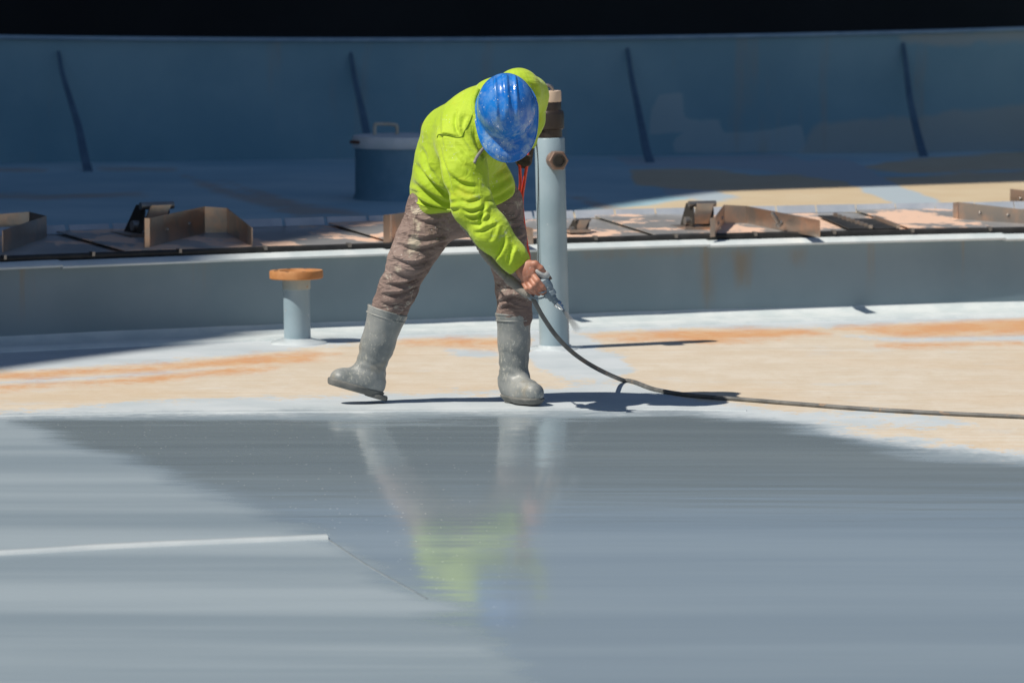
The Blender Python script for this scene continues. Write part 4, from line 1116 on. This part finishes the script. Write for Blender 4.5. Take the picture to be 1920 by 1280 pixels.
# --- body: head, neck, trunk, limbs, hands
mskin = Mat('skin')
ck = mskin.mix(mskin.step(mskin.noise(scale=30, detail=4), 0.35, 0.7), (0.40, 0.17, 0.11), (0.52, 0.25, 0.17))
ck = mskin.mix(mskin.step(mskin.noise(scale=90, detail=4, rough=0.7), 0.60, 0.70, 0, 0.6), ck, (0.52, 0.46, 0.44))
mskin.base(ck).rough(0.5); mskin.put(mskin.b.inputs['Subsurface Weight'], 0.06); mskin.b.inputs['Subsurface Radius'].default_value = (0.01, 0.004, 0.002)
mskin.bump(mskin.noise(scale=150, detail=4), 0.2, 0.003)
facec = hcen - upv * 0.085 + fw * 0.02
def f_body(p):
    g = 0.03
    d = limb(p, pel1, pel2, 0.085, 0.085)
    for ch_ in ([(hipL, 0.08), (kneeL, 0.06), (cuffL, 0.045), (W(692, 700, 0), 0.038), (W(655, 718, -0.02), 0.030)], [(hipR, 0.08), (kneeR, 0.05), (cuffR, 0.042), (W(963, 700, 0), 0.038), (np.array([*W(992, 735, -0.10)[:2], 0.04]), 0.028)]):
        d = smin(d, chain(p, ch_, 0.03), 0.04)
    d = smin(d, chain(p, [(waist, 0.10), (belly, 0.10), (chest, 0.105), (neckb, 0.055)], 0.05, acr, 1.1), 0.05)
    d = smin(d, chain(p, [(chest, 0.06), (shR, 0.05), (elR, 0.038), (wrR, 0.026), (W(984, 506, -0.465), 0.026)], 0.03), 0.03)
    d = smin(d, chain(p, [(chest, 0.06), (shL, 0.05), (elL, 0.035), (wrL, 0.028), (W(984, 285, 0.065), 0.028)], 0.03), 0.03)
    d = smin(d, limb(p, neckb, hcen - upv * 0.09 - fw * 0.03, 0.055, 0.052), 0.03)
    # head: skull, jaw, nose, ears, brow
    hd = limb(p, hcen + upv * 0.0 - fw * 0.012, hcen - upv * 0.06 + fw * 0.012, 0.088, 0.074)
    hd = smin(hd, limb(p, hcen - upv * 0.10 + fw * 0.035, hcen - upv * 0.13 + fw * 0.055, 0.052, 0.035), 0.04)
    hd = smin(hd, limb(p, hcen - upv * 0.055 + fw * 0.085, hcen - upv * 0.095 + fw * 0.108, 0.010, 0.016), 0.012)
    hd = smin(hd, limb(p, hcen - upv * 0.045 + fw * 0.080 - rt * 0.035, hcen - upv * 0.045 + fw * 0.080 + rt * 0.035, 0.012, 0.012), 0.012)
    for s_ in (-1, 1):
        hd = smin(hd, limb(p, hcen - upv * 0.06 + rt * s_ * 0.083 - fw * 0.005, hcen - upv * 0.10 + rt * s_ * 0.080, 0.014, 0.010), 0.01)
        hd = smax(hd, -(limb(p, hcen - upv * 0.062 + fw * 0.088 + rt * s_ * 0.032, hcen - upv * 0.063 + fw * 0.088 + rt * s_ * 0.033, 0.013, 0.013)), 0.008)
    hd = smax(hd, -limb(p, hcen - upv * 0.122 + fw * 0.098 - rt * 0.02, hcen - upv * 0.122 + fw * 0.098 + rt * 0.02, 0.005, 0.005), 0.006)
    return smin(d, hd, 0.02)
lo, hi = bounds([pel1, pel2, W(640, 725), W(1000, 745), headc, hcen + upv * 0.1, hcen - upv * 0.1, wrR, shL, elL, hcen + fw * 0.1], 0.13)
Vb, Fb = nets(f_body, lo, hi, 0.010); Vb = relax(Vb, Fb, 1)
HP = lambda a, b, y: W(a, b, y)
YH = -0.47
def f_hand(p):
    d = chain(p, [(HP(966, 486, YH + 0.01), 0.027), (HP(978, 499, YH), 0.027), (HP(988, 506, YH - 0.01), 0.030)], 0.02)
    d = smin(d, limb(p, HP(988, 506, YH - 0.012), HP(995, 512, YH - 0.02), 0.031, 0.029, np.array([0.5, 0, 0.8]), 1.15), 0.015)
    d = smin(d, limb(p, HP(982, 512, YH - 0.01), HP(990, 524, YH - 0.015), 0.027, 0.024), 0.015)
    # thumb over the top of the gun
    d = smin(d, chain(p, [(HP(990, 495, YH - 0.02), 0.0165), (HP(1004, 495, YH - 0.03), 0.0140), (HP(1014, 503, YH - 0.035), 0.0120), (HP(1023, 514, YH - 0.03), 0.0095)], 0.006), 0.012)
    # fingers closed round the handle
    fg = [[(998, 514, -0.030, 0.0135), (1008, 527, -0.058, 0.0128), (1017, 538, -0.056, 0.0115), (1024, 547, -0.030, 0.0098)],
          [(994, 521, -0.028, 0.0132), (1003, 534, -0.054, 0.0124), (1012, 544, -0.050, 0.0112), (1018, 550, -0.024, 0.0096)],
          [(988, 527, -0.022, 0.0126), (996, 540, -0.046, 0.0118), (1004, 547, -0.042, 0.0106), (1010, 551, -0.018, 0.0092)],
          [(982, 530, -0.014, 0.0115), (988, 541, -0.034, 0.0106), (995, 547, -0.030, 0.0096), (1001, 550, -0.010, 0.0084)]]
    for q in fg:
        d = smin(d, chain(p, [(HP(a, b, YH + y), r_) for a, b, y, r_ in q], 0.003), 0.0025)
    return d
lo, hi = bounds([HP(960, 480, YH), HP(1030, 555, YH - 0.06)], 0.05)
Vh, Fh = nets(f_hand, lo, hi, 0.0024); Vh = relax(Vh, Fh, 1)
Vg, Fg = nets(lambda p: smin(limb(p, W(984, 272, 0.06), W(982, 300, 0.06), 0.040, 0.036), smin(limb(p, W(975, 292, 0.02), W(992, 296, 0.02), 0.014, 0.014), limb(p, W(975, 303, 0.025), W(990, 306, 0.025), 0.013, 0.013), 0.006), 0.012), W(940, 330, -0.05), W(1020, 240, 0.16), 0.004)
body = np_mesh('body', np.concatenate([Vb, Vh]), np.concatenate([Fb, Fh + len(Vb)]), mskin.m, person)
mg = paint('dark_work_glove', (0.035, 0.025, 0.02), (0.07, 0.05, 0.04), 0.8, 20).m
np_mesh('glove', Vg, Fg, mg, person)
mhair = paint('black_hair', (0.012, 0.011, 0.010), (0.025, 0.022, 0.02), 0.6, 60).m
Vr, Fr = nets(lambda p: smax(limb(p, hcen - fw * 0.03 - upv * 0.01, hcen - fw * 0.035 - upv * 0.07, 0.085, 0.070), plane(p, hcen + fw * 0.0, fw), 0.01), hcen - 0.2, hcen + 0.2, 0.008)
np_mesh('hair', Vr, Fr, mhair, person)
# shirt cuff opening
cdir = wrR - W(940, 458, -0.455); cdir /= np.linalg.norm(cdir)

# ================================================================== SPRAY GUN
m_gun = paint('gun_metal_blue', (0.15, 0.21, 0.26), (0.26, 0.32, 0.36), 0.4, 40, spots=(60, 0.6, (0.55, 0.58, 0.58))).m
m_gunw = paint('gun_paint_crust', (0.52, 0.53, 0.52), (0.68, 0.69, 0.67), 0.55, 50, spots=(60, 0.62, (0.3, 0.33, 0.34))).m
m_chrome = Mat('chrome'); m_chrome.base((0.62, 0.64, 0.66)).metal(1.0).rough(0.22)
YG = -0.49
gun = empty('spray_gun', W(1020, 540, YG), 'small paint crusted spray gun in the worker\'s bare hand', 'spray gun')
g0, g1, g2 = W(1000, 500, YG), W(1030, 552, YG), W(1046, 570, YG)
ga = g1 - g0; ga /= np.linalg.norm(ga)
def rod(name, a, b, prof, mat, parent, seg=20, ang=35):
    a, b = np.asarray(a), np.asarray(b); d = b - a; L_ = np.linalg.norm(d)
    v, f = lathe([(r_, t * L_) for r_, t in prof], a, d, seg); return hide_smooth(raw(name, v, f, mat, parent), ang)
rod('grip', W(995, 510, YG + 0.01), W(1024, 548, YG), [(0.012, 0), (0.020, 0.1), (0.020, 0.5), (0.022, 0.9), (0.016, 1)], m_gun, gun)
bd = rod('gun_body', W(1016, 522, YG), W(1034, 556, YG), [(0.014, 0), (0.026, 0.12), (0.028, 0.5), (0.023, 0.72), (0.026, 0.75), (0.026, 0.95), (0.018, 1)], m_gun, gun)
rod('top_housing', W(1001, 506, YG - 0.005), W(1030, 519, YG - 0.005), [(0.009, 0), (0.017, 0.12), (0.019, 0.7), (0.014, 0.9), (0.008, 1)], m_gunw, gun)
rod('cap_screw', W(1029, 518, YG), W(1033, 524, YG), [(0.007, 0), (0.007, 1)], m_bronze.m, gun)
rod('nozzle_body', W(1031, 553, YG), W(1047, 571, YG), [(0.012, 0), (0.018, 0.08), (0.018, 0.4), (0.014, 0.45), (0.013, 1)], m_gun, gun)
tip = rod('nozzle_guard', W(1043, 567, YG), W(1053, 577, YG), [(0.012, 0), (0.017, 0.1), (0.017, 0.55), (0.013, 0.6), (0.012, 1)], m_chrome.m, gun)
rod('nozzle_tip', W(1051, 575, YG), W(1055.5, 580, YG), [(0.007, 0), (0.006, 1)], m_chrome.m, tip)
v, f = tube(catmull([W(1029, 552, YG), W(1018, 558, YG - 0.01), W(1007, 560, YG - 0.01), W(999, 557, YG - 0.005), W(992, 548, YG + 0.005)], 6), 0.0038, 8); raw('trigger_guard', v, f, m_gun, gun)
v, f = tube(catmull([W(1026, 542, YG - 0.02), W(1018, 548, YG - 0.035), W(1010, 548, YG - 0.03)], 6), 0.004, 8); raw('trigger', v, f, m_gun, gun)

# ================================================================== HOSE
m_hose = Mat('paint_hose_rubber')
chs = m_hose.mix(m_hose.step(m_hose.noise(scale=10, detail=5), 0.35, 0.65), (0.085, 0.088, 0.09), (0.16, 0.16, 0.155))
chs = m_hose.mix(m_hose.step(m_hose.noise(scale=14, detail=4, loc=(4, 1, 1)), 0.60, 0.70, 0, 0.7), chs, (0.36, 0.22, 0.12))
m_hose.base(chs).rough(0.6); m_hose.bump(m_hose.noise(scale=90, detail=3), 0.3, 0.002)
m_wrap = Mat('hose_tape'); m_wrap.base(m_wrap.mix(m_wrap.noise(scale=30, detail=5), (0.17, 0.165, 0.15), (0.36, 0.33, 0.29))).rough(0.75); m_wrap.bump(m_wrap.noise(scale=80, detail=4), 0.4, 0.004)
hr = 0.0095
def onground(px, py):
    q = hit(px, py, lambda x, y: deck_z(x, y) + hr); q[2] = float(deck_z(q[0], q[1])) + hr * 0.9; return q
hp_ = [W(994, 552, -0.475), W(1003, 567, -0.47), W(1020, 597, -0.42), W(1045, 632, -0.30), W(1078, 664, -0.10), W(1120, 691, 0.20), onground(1170, 713), onground(1230, 730), onground(1300, 741), onground(1400, 749), onground(1500, 757), onground(1620, 766), onground(1760, 774), onground(1920, 781), onground(2150, 792), onground(2500, 806), onground(3000, 815)]
path = catmull(hp_, 14)
gz = np.array([float(deck_z(q[0], q[1])) + hr * 0.9 for q in path]); path[:, 2] = np.maximum(path[:, 2], gz)
hose = empty('paint_hose', (path[-1][0] * 0 + hp_[6][0], hp_[6][1], 0), 'grey paint hose curving from the spray gun across the deck', 'hose')
v, f = tube(path, hr, 12); raw('hose_line', v, f, m_hose.m, hose)
wp = catmull([W(868, 420, -0.30), W(890, 446, -0.36), W(910, 478, -0.38), W(935, 507, -0.40), W(960, 528, -0.43), W(982, 545, -0.465), W(996, 555, -0.475)], 14)
rr = np.array([0.0145 + 0.003 * (0.5 + 0.5 * math.sin(i * 2.1)) * (1 if i < 50 else 0.4) + (0.006 if 50 < i < 80 else 0) for i in range(len(wp))])
v, f = tube(wp, rr, 12); wr = raw('taped_section', v, f, m_wrap.m, hose)
rod('ferrule', W(982, 545, -0.465), W(999, 559, -0.476), [(0.014, 0), (0.018, 0.1), (0.018, 0.5), (0.014, 0.55), (0.014, 1)], m_gun, wr)

# ================================================================== RED CORD
m_red = paint('red_cord', (0.72, 0.055, 0.025), (0.80, 0.09, 0.04), 0.55, 40).m
cord = empty('red_cord', W(982, 300, 0.02), 'doubled bright red cord hanging from the worker\'s gloved hand', 'cord')
for pts in ([(966, 276, 0.03), (973, 300, 0.02), (976, 340, 0.09), (974, 372, 0.13), (980, 405, 0.13), (985, 450, 0.12), (990, 482, 0.12), (985, 520, 0.12), (970, 560, 0.12)],
            [(989, 274, 0.03), (989, 300, 0.02), (984, 335, 0.09), (979, 372, 0.14), (981, 408, 0.145), (987, 455, 0.135), (992, 484, 0.135), (990, 520, 0.13), (975, 565, 0.13)]):
    v, f = tube(catmull([W(*q) for q in pts], 8), 0.0068, 8); raw('cord_strand', v, f, m_red, cord)
q = on_y(1019.5, 168, yP - 0.01)
v, f = tube(catmull([q + np.array([0, 0, 0.012]), q + np.array([0.006, -0.01, 0.008]), q + np.array([0.004, -0.014, -0.006]), q + np.array([-0.006, -0.01, -0.022]), q + np.array([-0.014, -0.005, -0.05])], 6), 0.006, 8)
o = raw('cord_loop', v, f, m_red); rebase(o, tuple(q)); tag(o, 'short red cord loop tied to the hook on the wooden pipe plug', 'cord')

# ================================================================== SPRAY MIST
def vol(name, dens, colr):
    m = bpy.data.materials.new(name); m.use_nodes = True; nt = m.node_tree; nt.nodes.remove(nt.nodes['Principled BSDF'])
    v_ = nt.nodes.new('ShaderNodeVolumePrincipled'); v_.inputs['Density'].default_value = dens; v_.inputs['Color'].default_value = (*colr, 1)
    nt.links.new(v_.outputs[0], nt.nodes['Material Output'].inputs['Volume']); return m
a, b = W(1055.5, 580, YG), W(1086, 622, YG - 0.02)
d = b - a; L_ = np.linalg.norm(d)
v, f = lathe([(0.006, 0), (0.010, 0.35 * L_), (0.019, L_)], a, d, 20)
mv = vol('spray_droplets', 80.0, (0.9, 0.93, 0.95)); nt = mv.node_tree
vd = nt.nodes.new('ShaderNodeVectorMath'); vd.operation = 'DISTANCE'; vd.inputs[1].default_value = tuple(a)
gp_ = nt.nodes.new('ShaderNodeNewGeometry'); nt.links.new(gp_.outputs['Position'], vd.inputs[0])
mp_ = nt.nodes.new('ShaderNodeMapRange'); mp_.inputs['From Max'].default_value = L_; mp_.inputs['To Min'].default_value = 110.0; mp_.inputs['To Max'].default_value = 1.0
nt.links.new(vd.outputs['Value'], mp_.inputs['Value']); nt.links.new(mp_.outputs[0], [q for q in nt.nodes if q.type == 'PRINCIPLED_VOLUME'][0].inputs['Density'])
mist = raw('spray_mist', v, f, mv); rebase(mist, tuple(a)); tag(mist, 'pale fan of paint mist leaving the spray gun nozzle', None, None, 'stuff')
